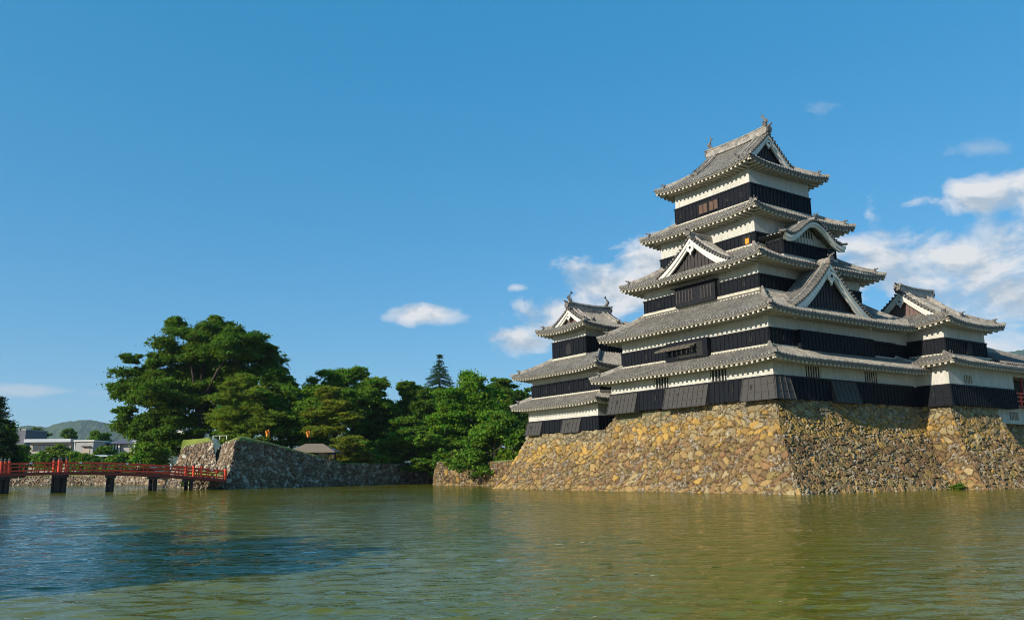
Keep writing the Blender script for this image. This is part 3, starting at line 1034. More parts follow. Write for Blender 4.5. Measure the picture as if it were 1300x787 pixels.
def stone_mesh(name, faces, mat, off, palette, size=(0.85, 0.85, 0.58), depth=0.20, res=0.085, seed=1, rot=0.0):
    """battered rubble wall. faces: dicts with top line p0,p1 (x,y), bottom line q0,q1, top height function of the line parameter, batter power,
       and the horizontal normals used at each end so that neighbouring faces share their arris"""
    V, F, CO = [], [], []
    base = 0
    for fc in faces:
        p0, p1, q0, q1 = [np.array(fc[k], float) for k in ('p0', 'p1', 'q0', 'q1')]
        zt = fc['zt']
        zb = fc.get('zb', -0.5)
        L = max(np.linalg.norm(p1 - p0), np.linalg.norm(q1 - q0))
        Hm = max(float(np.max(zt(np.linspace(0, 1, 9)))) - zb, 0.5)
        nu, nv_ = max(8, int(L / res)), max(8, int(Hm * 1.1 / res))
        t = np.linspace(0, 1, nu)[None, :]
        r = np.linspace(0, 1, nv_)[:, None]                     # 0 top, 1 bottom
        pw = fc.get('pow', 1.40)
        k = r ** pw
        zt_ = zt(t[0])[None, :]
        X = (p0[0] + (p1[0] - p0[0]) * t) * (1 - k) + (q0[0] + (q1[0] - q0[0]) * t) * k
        Y = (p0[1] + (p1[1] - p0[1]) * t) * (1 - k) + (q0[1] + (q1[1] - q0[1]) * t) * k
        Z = zt_ + (zb - zt_) * r
        P = np.stack([X, Y, Z], -1).reshape(-1, 3)
        # 3-D cells so that stones wrap round the arris
        warp = 0.22 * np.stack([np.sin(P[:, 2] * 1.9 + P[:, 1] * 1.1), np.sin(P[:, 0] * 1.7 + P[:, 2] * 1.3 + 2), np.sin(P[:, 0] * 1.1 + P[:, 1] * 1.5 + 4)], 1)
        A = P + warp
        idv, e = cell_field(A, size, seed)
        idv2, e2 = cell_field(A * 1.0 + 17.3, (size[0] * 0.42, size[1] * 0.42, size[2] * 0.5), seed + 5)
        Lm = L
        arris = np.zeros(len(P), bool)
        for end in ('c0', 'c1'):                                 # long and short squared blocks alternating up the arris
            if end in fc:
                t_ = np.broadcast_to(t, X.shape).reshape(-1)
                dist = (t_ if end == 'c0' else 1 - t_) * Lm
                zq = (P[:, 2] + 0.10 * np.sin(dist * 2.3 + P[:, 2] * 1.7) + 0.16 * np.sin(P[:, 2] * 2.9)) / 0.62
                kz = np.floor(zq).astype(np.int64)
                ln = np.where((kz + fc[end]) % 2 == 0, 1.25, 0.60) + (hash01(kz * 7919 + seed * 31 + 101, 2) - 0.5) * 0.7
                fz_ = zq - kz
                inside = dist < ln
                e = np.where(inside, np.minimum(np.minimum(fz_, 1 - fz_), np.abs(ln - dist) / 0.68), np.minimum(e, np.abs(dist - ln) / 0.68))
                arris |= inside
                idv = np.where(inside, np.abs(kz * 104729 + seed * 977 + 5003) * 3 + 1000003, idv)
        small = (hash01(idv, 5) < 0.30) & ~arris                            # some joints are packed with small stones
        e = np.where(small, np.minimum(e, e2 * 0.6), e)
        sid = np.where(small, idv2, idv)
        body = np.clip(e / 0.13, 0, 1) ** 0.5
        hgt = depth * (body - 0.75) + (hash01(sid, 4) - 0.5) * depth * 0.55 * body
        # facets: every stone leans a little its own way
        hgt += body * depth * 0.45 * ((hash01(sid, 6) - 0.5) * np.sin(P[:, 2] * 2.3 + hash01(sid, 8) * 6) + (hash01(sid, 7) - 0.5) * np.sin((P[:, 0] + P[:, 1]) * 2.1 + hash01(sid, 9) * 6))
        hgt += 0.02 * np.sin(P[:, 0] * 13 + P[:, 2] * 9) * body
        d = p1 - p0
        nrm = np.array(fc['n'], float)
        n0 = np.array(fc.get('n0', nrm), float)
        n1 = np.array(fc.get('n1', nrm), float)
        tt = np.broadcast_to(t, X.shape).reshape(-1)
        a0 = np.clip(1 - tt * L / 0.8, 0, 1)[:, None]
        a1 = np.clip(1 - (1 - tt) * L / 0.8, 0, 1)[:, None]
        N = nrm * (1 - a0 - a1) + n0 * a0 + n1 * a1
        V.append(P + np.concatenate([N, np.full((len(P), 1), 0.28)], 1) * hgt[:, None])
        C = palette(sid, P[:, 2], np.broadcast_to(zt_, X.shape).reshape(-1))
        chip = small & (hash01(sid, 12) < 0.45)                  # pale small stones packed into the joints
        C = np.where(chip[:, None], C * 0.4 + np.array([0.33, 0.29, 0.23]) * 0.6, C)
        gap = np.clip(1 - e / 0.07, 0, 1)[:, None]
        C = C * (1 - gap * 0.75) + np.array([0.030, 0.024, 0.016]) * gap * 0.75
        CO.append(C)
        ii = (np.arange(nv_ - 1)[:, None] * nu + np.arange(nu - 1)[None, :]).reshape(-1) + base
        q = np.stack([ii, ii + 1, ii + nu + 1, ii + nu], 1)
        if d[0] * nrm[1] - d[1] * nrm[0] < 0:
            q = q[:, ::-1]
        F.append(q)
        base += len(P)
    V = np.concatenate(V) - np.array(off)
    F = np.concatenate(F)
    CO = np.concatenate(CO)
    return fast_mesh(name, V, F, mat, 'stone', CO)


def flat_cap(name, pts, z, mat, parent=None, off=(0, 0, 0)):
    vs = [Vector((p[0] - off[0], p[1] - off[1], (z if not hasattr(z, '__len__') else z[i]) - off[2])) for i, p in enumerate(pts)]
    tri = tessellate_polygon([vs])
    me = bpy.data.meshes.new(name)
    me.from_pydata([tuple(v) for v in vs], [], [tuple(t) for t in tri])
    bm = bmesh.new(); bm.from_mesh(me)
    bmesh.ops.recalc_face_normals(bm, faces=bm.faces)
    for f in bm.faces:
        if f.normal.z < 0:
            f.normal_flip()
    bm.to_mesh(me); bm.free()
    me.materials.append(mat)
    ob = bpy.data.objects.new(name, me)
    COL.objects.link(ob)
    if parent:
        ob.parent = parent
    return ob


# ------------------------------------------------------------------ setting: ground, water, hills
def structure(o):
    o['kind'] = 'structure'
    return o


wv = MB()
wv.add([(-260, -2, -0.12), (260, -2, -0.12), (260, 330, -0.12), (-260, 330, -0.12)], [(0, 1, 2, 3)])
structure(wv.build('water', M['water']))
# the rippled surface itself: finer where one stands close to it
ys_ = 4.0 * 1.0062 ** np.arange(660)
us_ = np.linspace(-1.05, 1.05, 560)
WY = np.repeat(ys_[:, None], len(us_), 1)
WX = us_[None, :] * (ys_[:, None] + 6.0)
cell = np.maximum(0.0062 * WY, (us_[1] - us_[0]) * (WY + 6.0) * 0.6)
WZ = np.zeros_like(WX)
wr = np.random.default_rng(3)
gust = 0.75 + 0.35 * np.sin(WX * 0.11 + 1.3 * np.sin(WY * 0.07)) * np.sin(WY * 0.13 + 0.8 + np.sin(WX * 0.05))
for lam, sl, nd in ((2.4, 0.026, 5), (1.2, 0.046, 8), (0.70, 0.080, 10), (0.42, 0.105, 12), (0.26, 0.100, 12)):
    for k in range(nd):
        th = R(97) + wr.normal(0, 0.42)                          # waves run across the moat, crests roughly level with the banks
        kk = 2 * math.pi / (lam * wr.uniform(0.8, 1.25))
        ph = wr.uniform(0, 6.28)
        mod = 0.5 + 0.5 * np.sin(WX * wr.uniform(0.15, 0.9) / lam + wr.uniform(0, 6) + WY * wr.uniform(0.1, 0.5) / lam)
        arg = kk * (WX * math.cos(th) + WY * math.sin(th)) + ph + 0.5 * np.sin(WX * 0.7 / lam + WY * 0.4 + ph)
        WZ += np.sin(arg) * mod * gust * (sl * 1.9 / math.sqrt(nd) / kk) * np.clip((lam / cell - 2.5) / 3.0, 0, 1)
wo_ = fast_mesh('water', np.stack([WX, WY, WZ], -1).reshape(-1, 3),
                (lambda n_, m_: np.stack([(np.arange(n_ - 1)[:, None] * m_ + np.arange(m_ - 1)[None, :]).ravel() + q for q in (0, 1, m_ + 1, m_)], 1))(len(ys_), len(us_)), M['water'], smooth=True)
structure(wo_)

hole = [(-230, 150), (-75, 80), (-19.5, 26), (-10.5, 12), (-8, 4.5), (230, 4.5), (230, 150)] + [tuple(cw(*p)[:2]) for p in ((60, 12), (40, 8), (10, 8), (9, 30), (20, 64))] + \
       [(-8, 155), (-30, 168), (-26, 205), (-60, 206), (-230, 206)]
outer = [(-9000, -9000), (9000, -9000), (9000, 9000), (-9000, 9000)]
pts = [Vector((x, y, 2.0)) for x, y in outer], [Vector((x, y, 0.55 if y < 30 else 2.0)) for x, y in hole]
tri = tessellate_polygon([pts[0], pts[1]])
allp = pts[0] + pts[1]
gm = bpy.data.meshes.new('ground')
gm.from_pydata([tuple(p) for p in allp], [], [tuple(t) for t in tri])
bm = bmesh.new(); bm.from_mesh(gm)
for f in bm.faces:
    if f.normal.z < 0:
        f.normal_flip()
bm.to_mesh(gm); bm.free()
gm.materials.append(M['earth'])
go = bpy.data.objects.new('ground', gm)
COL.objects.link(go)
structure(go)
hb = MB()
n = len(hole)
for i in range(n):
    a, b = hole[i], hole[(i + 1) % n]
    za, zb = (0.55 if a[1] < 30 else 2.0), (0.55 if b[1] < 30 else 2.0)
    hb.add([(*a, -1), (*b, -1), (*b, zb - 0.004), (*a, za - 0.004)], [(0, 1, 2, 3)])
structure(hb.build('moat_bank', M['earth']))


def hill_ridge(name, dist, prof, depth, seed, mat):
    """hill range: crest heights given as (photo x, photo y) at a real distance, with slopes falling to front and back"""
    r = np.random.default_rng(seed)
    xs = np.arange(prof[0][0], prof[-1][0] + 0.1, 3.0)
    ys = np.interp(xs, [p[0] for p in prof], [p[1] for p in prof])
    crest = [at(a, b, dist) for a, b in zip(xs, ys)]
    rows = 26
    G = np.zeros((rows, len(xs), 3))
    for j, c in enumerate(crest):
        for i in range(rows):
            t = i / (rows - 1) * 2 - 1                           # -1 front foot, 1 back foot
            dd = t * depth
            k = max(0.0, 1 - abs(t)) ** 0.85
            q = Vector((c.x * 0.004, dd * 0.004, seed * 3.7))
            nz = mnoise.fractal(q, 0.9, 2.1, 5)
            n2 = mnoise.noise(Vector((c.x * 0.045, dd * 0.045, seed)))
            z = c.z * k * (1 + 0.16 * nz * min(1, abs(t) * 3)) + n2 * 7 * min(1, k * 4)
            sx = (dist + dd) / dist
            G[i, j] = (c.x * sx + nz * 25 * abs(t), dist + dd + nz * 40 * abs(t), max(z, 0) if k > 0 else 0)
    m = MB().grid(G)
    return structure(m.build(name, mat))


hill_ridge('hills', 3300, [(-400, 560), (-150, 545), (0, 541), (40, 539), (62, 540), (80, 534), (105, 531), (125, 533), (150, 538), (190, 540), (230, 548), (330, 560), (420, 596)], 900, 3, M['forest'])
hill_ridge('hills', 4200, [(-300, 575), (60, 556), (140, 540), (175, 532), (215, 536), (260, 548), (420, 560), (600, 585), (700, 595)], 700, 5, M['forest'])
hill_ridge('hills', 4000, [(1080, 590), (1180, 500), (1250, 452), (1280, 444), (1310, 441), (1380, 450), (1600, 500), (1700, 570)], 1100, 9, M['forest'])

# ------------------------------------------------------------------ castle stone base
ST = castle_thing('stone_base', 'tall sloping rubble stone base of the castle, ochre and brown, rising from the moat', 'stone wall', 0, 0, 0)
# top line corners (castle axes) and their foot
cK, bK = (0.10, 0.10), (-2.75, -3.95)
zt_left = lambda t: 7.22 - 1.40 * np.clip((t * 35.4 - 19.0) / 2.2, 0, 1) ** 1
N = lambda x, y: tuple(np.array((x, y)) / math.hypot(x, y))
bTin, cTin = (17.5, -3.95), (20.1, 0.10)
cT, bT = (20.1, -2.7), (17.4, -6.6)
cT2, bT2 = (28.2, -2.7), (31.0, -6.6)
faces = [
    dict(p0=cK, p1=(1.1, 35.5), q0=bK, q1=(-2.1, 38.5), zt=zt_left, n=(-1, 0), n0=N(-1, -1), n1=N(-1, 1)),
    dict(p0=(1.1, 35.5), p1=(10, 35.5), q0=(-2.1, 38.5), q1=(10, 38.5), zt=lambda t: 5.82 + 0 * t, n=(0, 1), n0=N(-1, 1)),
    dict(p0=cK, p1=(20.3, 0.10), q0=bK, q1=(20.3, -3.95), zt=lambda t: 7.22 + 0 * t, n=(0, -1), n0=N(-1, -1)),
    dict(p0=(20.1, 0.4), p1=cT, q0=(17.4, 0.4), q1=bT, zt=lambda t: 7.22 + 0 * t, n=(-1, 0), n1=N(-1, -1)),
    dict(p0=cT, p1=cT2, q0=bT, q1=bT2, zt=lambda t: 7.22 + 0 * t, n=(0, -1), n0=N(-1, -1), n1=N(1, -1)),
    dict(p0=cT2, p1=(28.2, 4), q0=bT2, q1=(31.0, 4), zt=lambda t: 7.22 + 0 * t, n=(1, 0), n0=N(1, -1)),
    dict(p0=(26, -1.6), p1=(52, -1.6), q0=(26, -5.2), q1=(52, -5.2), zt=lambda t: 5.85 + 0 * t, n=(0, -1)),
]
sb = stone_mesh('masonry', faces, M['stone'], (0, 0, 0), castle_palette, size=(0.64, 0.64, 0.46), depth=0.22)
sb.parent = ST
fill = MB()
fill.box(0.4, 20.5, 0.4, 18.8, 0, 7.14)
fill.box(1.5, 10, 18.8, 35.0, 0, 5.74)
fill.box(20.5, 27.8, -2.2, 20, 0, 7.10)
fill.box(27.8, 52, -1.2, 20, 0, 5.78)
fill.build('rubble_core', M['earth'], ST)

# ------------------------------------------------------------------ the keep
KEEP = castle_thing('castle_keep', 'five tiered black and white castle keep with stacked tiled roofs on the stone base', 'castle tower', 9.3, 9.6, 7.1)
Bx, Ly = 19.0, 19.3
s1 = (0, Bx, 0, Ly)
s2 = (0.84, Bx - 0.84, 0.84, Ly - 0.84)
s3 = (2.35, 16.6, 2.70, 16.6)
s4 = (3.7, 15.0, 3.85, 15.45)
s5 = (4.85, 13.35, 5.0, 14.3)
wall(KEEP, *s1, 7.3, 10.35)
wall(KEEP, *s2, 10.6, 14.2)
wall(KEEP, *s3, 15.2, 19.1)
wall(KEEP, *s4, 20.0, 23.9)
wall(KEEP, *s5, 24.4, 28.8)
cl1 = cladding(KEEP, *s1, 7.24, 8.95, 0.5, flash=False, flare=0.06)
cl2 = cladding(KEEP, *s2, 11.62, 12.92)
cl3 = cladding(KEEP, *s3, 16.74, 17.92)
cl4 = cladding(KEEP, *s4, 21.10, 22.08)
cl5 = cladding(KEEP, *s5, 25.52, 27.15)
# tiers of roof
lean_roof(KEEP, *s1, 1.5, 0.84, 10.33, 11.55, 0.22)
lean_roof(KEEP, *s2, 1.72, (1.5, 1.86), 14.27, 16.65, 0.28)
lean_roof(KEEP, *s3, 1.74, (1.35, 1.15), 19.15, 21.05, 0.38)
lean_roof(KEEP, *s4, 1.46, (1.15, 1.15), 23.92, 25.46, 0.40)
hip_gable_roof(KEEP, *s5, 1.42, 28.82, 33.25, 0.45, 'y', 2.25, 'gable_wood')

# front-left dormer gable on the third roof, big gable on the second roof of the right face
gable(KEEP, (0.85, 8.9), (0, 1), (-1, 0), 4.35, 19.45, 3.0, 3.4, panel='gable_wood', board=0.55)
gable(KEEP, (8.35, -0.15), (1, 0), (0, -1), 5.35, 14.75, 4.35, 4.2, panel='gable_wood', board=0.75, panel_in=0.7)
# bay with the curved gable on the fourth storey of the right face
MB().box(4.9, 10.9, 1.95, 4.2, 19.7, 21.9).build('bay_wall', M['plaster'], KEEP)
cladding(KEEP, 4.9, 10.9, 1.95, 3.9, 19.95, 21.05, flash=False)
kg = gable(KEEP, (8.0, 0.75), (1, 0), (0, -1), 4.15, 21.35, 1.75, 3.3, curve=karahafu_curve, panel='plaster', board=0.42, panel_in=1.15, pendant=False, ridge_scale=0.75)
slat_window(KEEP, 'R', 1.95 - 0.09, 6.6, 9.1, 21.75, 22.35, 7, 'plaster', 'dark')

# stone-dropping bays and openings of the first storey
chute(KEEP, 'L', 0, 15.45, 19.4, 7.10, 8.98)
chute(KEEP, 'L', 0, 6.65, 11.75, 7.10, 8.98)
chute(KEEP, 'L', 0, 0.0, 2.95, 7.10, 8.98, extra=0.6)
chute(KEEP, 'R', 0, 0.0, 1.8, 7.10, 8.98, extra=0.6)
chute(KEEP, 'R', 0, 7.0, 10.4, 7.10, 8.98)
for a in (4.75, 11.5):
    slat_window(KEEP, 'L', 0, a, a + 1.75, 9.07, 9.98, 5)
for a in (4.0, 12.0):
    slat_window(KEEP, 'R', 0, a, a + 1.9, 9.07, 9.98, 6, 'eave_plaster')
for a in (4.1, 13.1):
    loophole(KEEP, 'L', -0.03, a, 8.25)
# second storey: projecting window box with a propped slatted awning
MB().box(0.25, 0.80, 6.9, 11.9, 11.35, 13.02).build('window_box', M['black_wood'], KEEP)
wb = MB().box(0.20, 0.26, 7.4, 10.5, 11.5, 12.75).build('window', M['dark'], KEEP)
aw = MB()
for i in range(7):
    a = 8.1 + i * 0.62
    aw.hexa([(-0.75, a, 12.22), (-0.75, a + 0.44, 12.22), (0.24, a + 0.44, 12.62), (0.24, a, 12.62)],
            [(-0.75, a, 12.28), (-0.75, a + 0.44, 12.28), (0.24, a + 0.44, 12.68), (0.24, a, 12.68)])
for q in (-0.70, -0.2):
    zz = 12.215 + (q + 0.75) * 0.404
    aw.box(q, q + 0.07, 8.0, 12.4, zz - 0.07, zz)
aw.build('awning', noisy('awning slats', (0.17, 0.14, 0.10), (0.10, 0.085, 0.065), 3, 0.8, 0.3), KEEP)
for a in (8.1, 10.2):
    MB().box(-0.62, -0.56, a, a + 0.06, 11.55, 12.25).build('awning_prop', M['black_trim'], KEEP)
for a in (2.6, 15.0):
    loophole(KEEP, 'L', 0.84, a, 12.25)
loophole(KEEP, 'R', 0.84, 2.6, 12.25)
wbx = MB().box(4.2, 14.5, 0.42, 0.85, 11.45, 13.04)
for i in range(22):
    wbx.box(4.25 + i * 0.485, 4.31 + i * 0.485, 0.385, 0.43, 11.45, 12.95)
wbx.build('window_box', M['black_wood'], KEEP)
# third storey: wide window box with brown shutters
MB().box(1.95, 2.30, 7.2, 12.1, 16.55, 18.35).build('window_box', M['black_trim'], KEEP)
MB().box(1.55, 2.30, 7.0, 12.3, 18.3, 18.4).build('window_hood', M['black_trim'], KEEP)
for i in range(12):
    a = 7.6 + i * 0.38
    if 3.9 < i < 5.2:
        continue
    MB().box(1.90, 1.96, a, a + 0.14, 16.9, 18.0).build('shutter', M['gable_wood'], KEEP)

for a in (4.2, 14.6):
    loophole(KEEP, 'L', 2.35, a, 17.35)
# fourth storey: orange panel painted in for warm lamplight inside a window
f4 = MB().box(3.58, 3.64, 4.25, 5.15, 21.2, 22.0).build('window', M['dark'], KEEP)
MB().box(3.55, 3.575, 4.45, 4.85, 21.22, 21.70).build('painted_glow_panel', M['orange_cloth_and_glow'], f4)
# top storey: two brown shuttered windows and loopholes
for a in (8.75, 10.05):
    wf = MB().box(4.72, 4.80, a, a + 1.05, 25.85, 26.75).build('window', M['brown_wood'], KEEP)
    fr = MB()
    for (p, q, r_, s_) in ((a - 0.1, a, 25.75, 26.85), (a + 1.05, a + 1.15, 25.75, 26.85), (a, a + 1.05, 26.75, 26.85), (a, a + 1.05, 25.75, 25.85), (a + 0.5, a + 0.56, 25.85, 26.75)):
        fr.box(4.68, 4.79, p, q, r_, s_)
    fr.build('window_frame', M['black_trim'], wf)
for a, tl in ((5.9, True), (7.6, False), (12.0, True), (13.5, False)):
    loophole(KEEP, 'L', 4.85, a, 26.3, tl)
# lightning rods
for a in (6.5, 13.0):
    MB().tube([(9.1, a, 33.9), (9.1, a, 35.6)], 0.02, 5).build('lightning_rod', M['bronze'], KEEP)

# ------------------------------------------------------------------ north-west small keep
NW = castle_thing('small_keep', 'three tiered small castle tower with two fish on its ridge, left of the tall keep', 'castle tower', 5.5, 29.6, 5.7)
n1 = (1.0, 10.5, 22.6, 34.8)
n2 = (1.3, 10.3, 22.6, 34.4)
n3 = (3.0, 8.9, 26.7, 32.6)
wall(NW, *n1, 5.9, 8.7)
wall(NW, *n2, 8.8, 12.2)
wall(NW, *n3, 13.0, 17.1)
cladding(NW, *n1, 5.88, 7.2, 0.45, flash=False, flare=0.05)
cladding(NW, *n2, 9.88, 11.2, 0.42)
cladding(NW, *n3, 14.25, 16.05, 0.42)
lean_roof(NW, 1.0, 10.5, 22.6, 34.8, 1.5, 0.35, 8.78, 9.85, 0.2, hips={(True, False), (False, False)})
lean_roof(NW, 1.3, 10.6, 22.8, 34.4, 1.75, (1.6, 1.8), 12.20, 14.15, 0.28)
hip_gable_roof(NW, *n3, 1.45, 17.15, 19.6, 0.35, 'x', 1.35, 'gable_brown', board=0.5)
chute(NW, 'L', 1.0, 32.0, 34.9, 5.75, 7.2, 0.5)
chute(NW, 'L', 1.0, 25.2, 28.3, 5.75, 7.2, 0.5)
arch = [(0, 0), (0, 0.75), (0.15, 1.05), (0.45, 1.3), (0.75, 1.05), (0.9, 0.75), (0.9, 0)]
MB().extrude([(2.93, 29.2 + a, 14.5 + b) for a, b in arch], (-0.06, 0, 0)).build('arched_window', M['dark'], NW)
for a in (24.5, 27.5, 30.0, 31.6):
    loophole(NW, 'L', 1.3, a, 10.5)

# ------------------------------------------------------------------ south-east turret and moon-viewing turret
SE = castle_thing('corner_turret', 'two tiered turret with a white gable, joined to the right side of the keep', 'castle tower', 24.5, 1.6, 7.1)
t1 = (20.0, 31.5, -2.95, 8.0)
t2 = (20.5, 27.6, -2.65, 5.9)
wall(SE, *t1, 7.3, 10.9)
wall(SE, *t2, 11.0, 14.6)
cladding(SE, *t1, 7.24, 8.98, 0.4, flash=False, flare=0.05)
cladding(SE, *t2, 11.85, 13.2, 0.34)
lean_roof(SE, 20.0, 42, -2.95, 12.0, 1.28, 0.4, 11.0, 11.75, 0.2, which=(0, 1), hips={(True, True)})
hip_gable_roof(SE, *t2, 1.4, 14.55, 18.3, 0.4, 'x', 2.1, 'gable_brown', fishes=False, board=0.5)
MB().box(18.5, 20.6, 0.02, 6, 7.3, 10.4).build('wall', M['plaster'], SE)
MB().box(17.5, 20.9, 0.86, 6, 10.4, 14.1).build('wall', M['plaster'], SE)
MB().box(18.5, 20.6, -0.06, 6, 7.26, 8.95).build('board_cladding', M['black_wood'], SE)
MB().box(17.6, 20.8, 0.76, 6, 11.3, 12.95).build('board_cladding', M['black_wood'], SE)
chute(SE, 'L', 20.0, -2.95, -0.9, 7.15, 8.98, 0.35, extra=0.3, mat='black_wood')
slat_window(SE, 'R', -2.95, 22.6, 23.9, 9.25, 10.0, 5, 'eave_plaster')
MB().extrude([(24.0 + a, -2.74, 12.0 + b * 0.85) for a, b in arch], (0, -0.06, 0)).build('arched_window', M['dark'], SE)

MO = castle_thing('moon_viewing_turret', 'low open pavilion with red balcony rail and white base wall at the far right', 'castle tower', 36, 1, 5.8)
MB().box(28.9, 44, -2.2, 6, 5.88, 7.45).build('wall', M['plaster'], MO)
MB().box(31.5, 44, -1.2, 6, 7.45, 10.9).build('wall', M['dark'], MO)  # near-black block: shade of the open interior put into its colour
MB().box(31.5, 44, -2.85, 6, 10.35, 11.0).build('lintel', M['eave_plaster'], MO)
MB().box(31.45, 44, -2.9, -1.0, 7.45, 7.62).build('balcony_floor', M['red_dark'], MO)
for a in (31.6, 33.6, 35.6, 37.6):
    MB().box(a, a + 0.2, -2.75, -2.55, 7.62, 10.36).build('post', M['red_dark'], MO)
rl = MB()
for z in (7.95, 8.35, 8.72):
    rl.box(31.45, 44, -2.98, -2.88, z, z + 0.10)
for i in range(12):
    a = 31.5 + i * 1.05
    rl.box(a, a + 0.10, -2.995, -2.87, 7.62, 8.83)
rl.build('balcony_rail', M['red_paint'], MO)
slat_window(MO, 'R', -2.2, 31.6, 33.3, 6.25, 7.0, 6, 'eave_plaster')
MB().box(33.0, 33.5, -1.3, -1.2, 8.3, 10.0).build('paper_screen', M['plaster'], MO)
# its hipped roof, falling to the right
mr = MB()
s_, h_ = rib_columns(15.0)
G = []
for r_ in np.linspace(0, 1, 10):
    row = []
    for sv, hv in zip(s_, h_):
        x = 28.0 + sv
        top = np.array([min(x, 29.5), 1.5, 13.9])
        full = max(0.0, min(1.0, (41.0 - x) / 11.5))
        wv_ = 5.6 * full * r_
        row.append([x, -4.1 + wv_, 11.25 + 2.7 * (wv_ / 5.6) + hv + 0.0])
    G.append(row)
mr.grid(np.array(G))
mro = mr.build('tile_roof', M['tile'], MO, fix=False)
mh = MB()
mh.sweep([(28.0 + 13.0 * t, -4.1 + 5.6 * max(0, min(1, (41 - 28 - 13 * t) / 11.5)), 11.3 + 2.7 * max(0, min(1, (41 - 28 - 13 * t) / 11.5))) for t in np.linspace(0, 1, 14)], scaled(RIDGE, 1.1, 1.2))
mh.build('hip_ridge', M['ridge'], mro)

# ------------------------------------------------------------------ moat walls, gate mound, low walls
def world_wall(name, label, pts, ztops, lean=0.9, seed=3, size=(0.66, 0.66, 0.52), palette=moat_palette, cap='grass', back=6.0, zb=-0.4, depth=0.32, hump=1.0, res=0.11):
    """moat wall along a polyline of foot points; its face leans back, with a grassy top behind"""
    pts = [np.array(p[:2], float) for p in pts]
    nrm = []
    for a, b in zip(pts[:-1], pts[1:]):
        d = (b - a) / np.linalg.norm(b - a)
        nn = np.array([d[1], -d[0]])
        nrm.append(nn)
    vn = [nrm[0]] + [(a + b) / np.linalg.norm(a + b) / max(0.45, math.sqrt((1 + float(a @ b)) / 2)) for a, b in zip(nrm[:-1], nrm[1:])] + [nrm[-1]]
    tops = [p - v * lean * (z / 6.0) ** 1 for p, v, z in zip(pts, vn, ztops)]
    fcs = []
    for i in range(len(pts) - 1):
        fcs.append(dict(p0=tops[i], p1=tops[i + 1], q0=pts[i], q1=pts[i + 1], zt=(lambda t, a=ztops[i], b=ztops[i + 1]: a + (b - a) * t), zb=zb,
                        n=tuple(nrm[i]), n0=tuple(vn[i]), n1=tuple(vn[i + 1]), pow=1.15))
    root = thing(name, label, 'stone wall', (pts[0][0], pts[0][1], 0), 0, off=(pts[0][0], pts[0][1], 0))
    o = stone_mesh('masonry', fcs, M['stone'], (pts[0][0], pts[0][1], 0), palette, size=size, depth=depth, res=res, seed=seed)
    o.parent = root
    # grassy top: front edge rounded a little, running back
    rows = []
    for k, (bk, dz) in enumerate(((-0.02, -0.12), (0.20, 0.16), (1.0, 0.42), (back * 0.5, 0.62), (back, 0.45), (back + 0.3, -1.5))):
        row = []
        for i in range(len(pts) - 1):
            for t in np.linspace(0, 1, 9)[(1 if i else 0):]:
                p = tops[i] * (1 - t) + tops[i + 1] * t
                v = vn[i] * (1 - t) + vn[i + 1] * t
                v = v / np.linalg.norm(v)
                z = ztops[i] * (1 - t) + ztops[i + 1] * t
                q = p - v * bk
                row.append((q[0], q[1], z + (dz if dz < 0 else dz * hump) + rng.normal(0, 0.03)))
        rows.append(row)
    MB().grid(np.array(rows)).build('grass_top', M[cap], root, smooth=True)
    return root


def foot(px, Y):
    """point on the water at photo column px and depth Y"""
    py = 606.0 - 0.0096 * px
    p = at(px, py, Y)
    return (p.x, p.y)


def zt_of(px, py, Y):
    return at(px, py, Y).z


A_ = foot(287, 109); B_ = foot(440, 130)
world_wall('gate_mound_wall', 'tall stone gate mound with a sharp pale corner, just right of the red bridge', [foot(262, 150), foot(269, 117), A_, foot(345, 116.5), foot(390, 122.5), B_],
           [zt_of(300, 557, 109)] * 3 + [zt_of(345, 561, 116), zt_of(388, 574, 122), 3.5], lean=1.6, seed=4, back=5)
world_wall('mound_wall', 'reddish stone wall mound behind the bridge end, under the big tree', [foot(214, 155), foot(207, 134), foot(284, 125), foot(287, 140)], [zt_of(215, 566, 134)] * 2 + [zt_of(285, 557, 125)] * 2, lean=2.6, seed=6, back=4)
world_wall('low_moat_wall', 'long low dark stone wall along the moat under the trees', [foot(426, 130.5), B_, foot(520, 146), foot(560, 150)], [3.5, 3.4, 3.45, 3.45], lean=0.7, hump=0.3, seed=7, back=4)
world_wall('sunlit_moat_wall', 'short low sunlit stone wall between the dark wall and the castle base', [foot(548, 152), foot(552, 128), foot(600, 120), foot(668, 108)], [3.8, 3.4, 3.3, 3.3], lean=0.8, hump=0.3, seed=8, palette=lambda i, z, tp: castle_palette(i, z, tp + 4) * 0.72, size=(0.7, 0.7, 0.55), back=4)
world_wall('bridge_abutment', 'dark low stone landing at the right end of the red bridge', [foot(243, 120), foot(246, 109), foot(283, 108.5), foot(300, 116)], [1.75, 1.7, 1.75, 1.8], lean=0.25, seed=9, back=7)
world_wall('far_embankment', 'far stone embankment seen under the red bridge', [foot(-220, 192), foot(0, 192), foot(120, 192), foot(215, 180), foot(262, 172)], [2.1, 2.1, 2.1, 2.2, 2.2], lean=0.5, seed=10, back=8, res=0.2)

# castle grounds behind the walls
grounds = [foot(300, 122), foot(345, 121), foot(390, 127), foot(440, 134), foot(520, 150), foot(556, 156), foot(560, 133), foot(604, 125), foot(672, 113), foot(760, 120), foot(900, 150), foot(900, 240), foot(100, 240), foot(225, 150), foot(212, 137), foot(285, 127)]
structure(flat_cap('castle_grounds', grounds, 3.34, M['earth']))

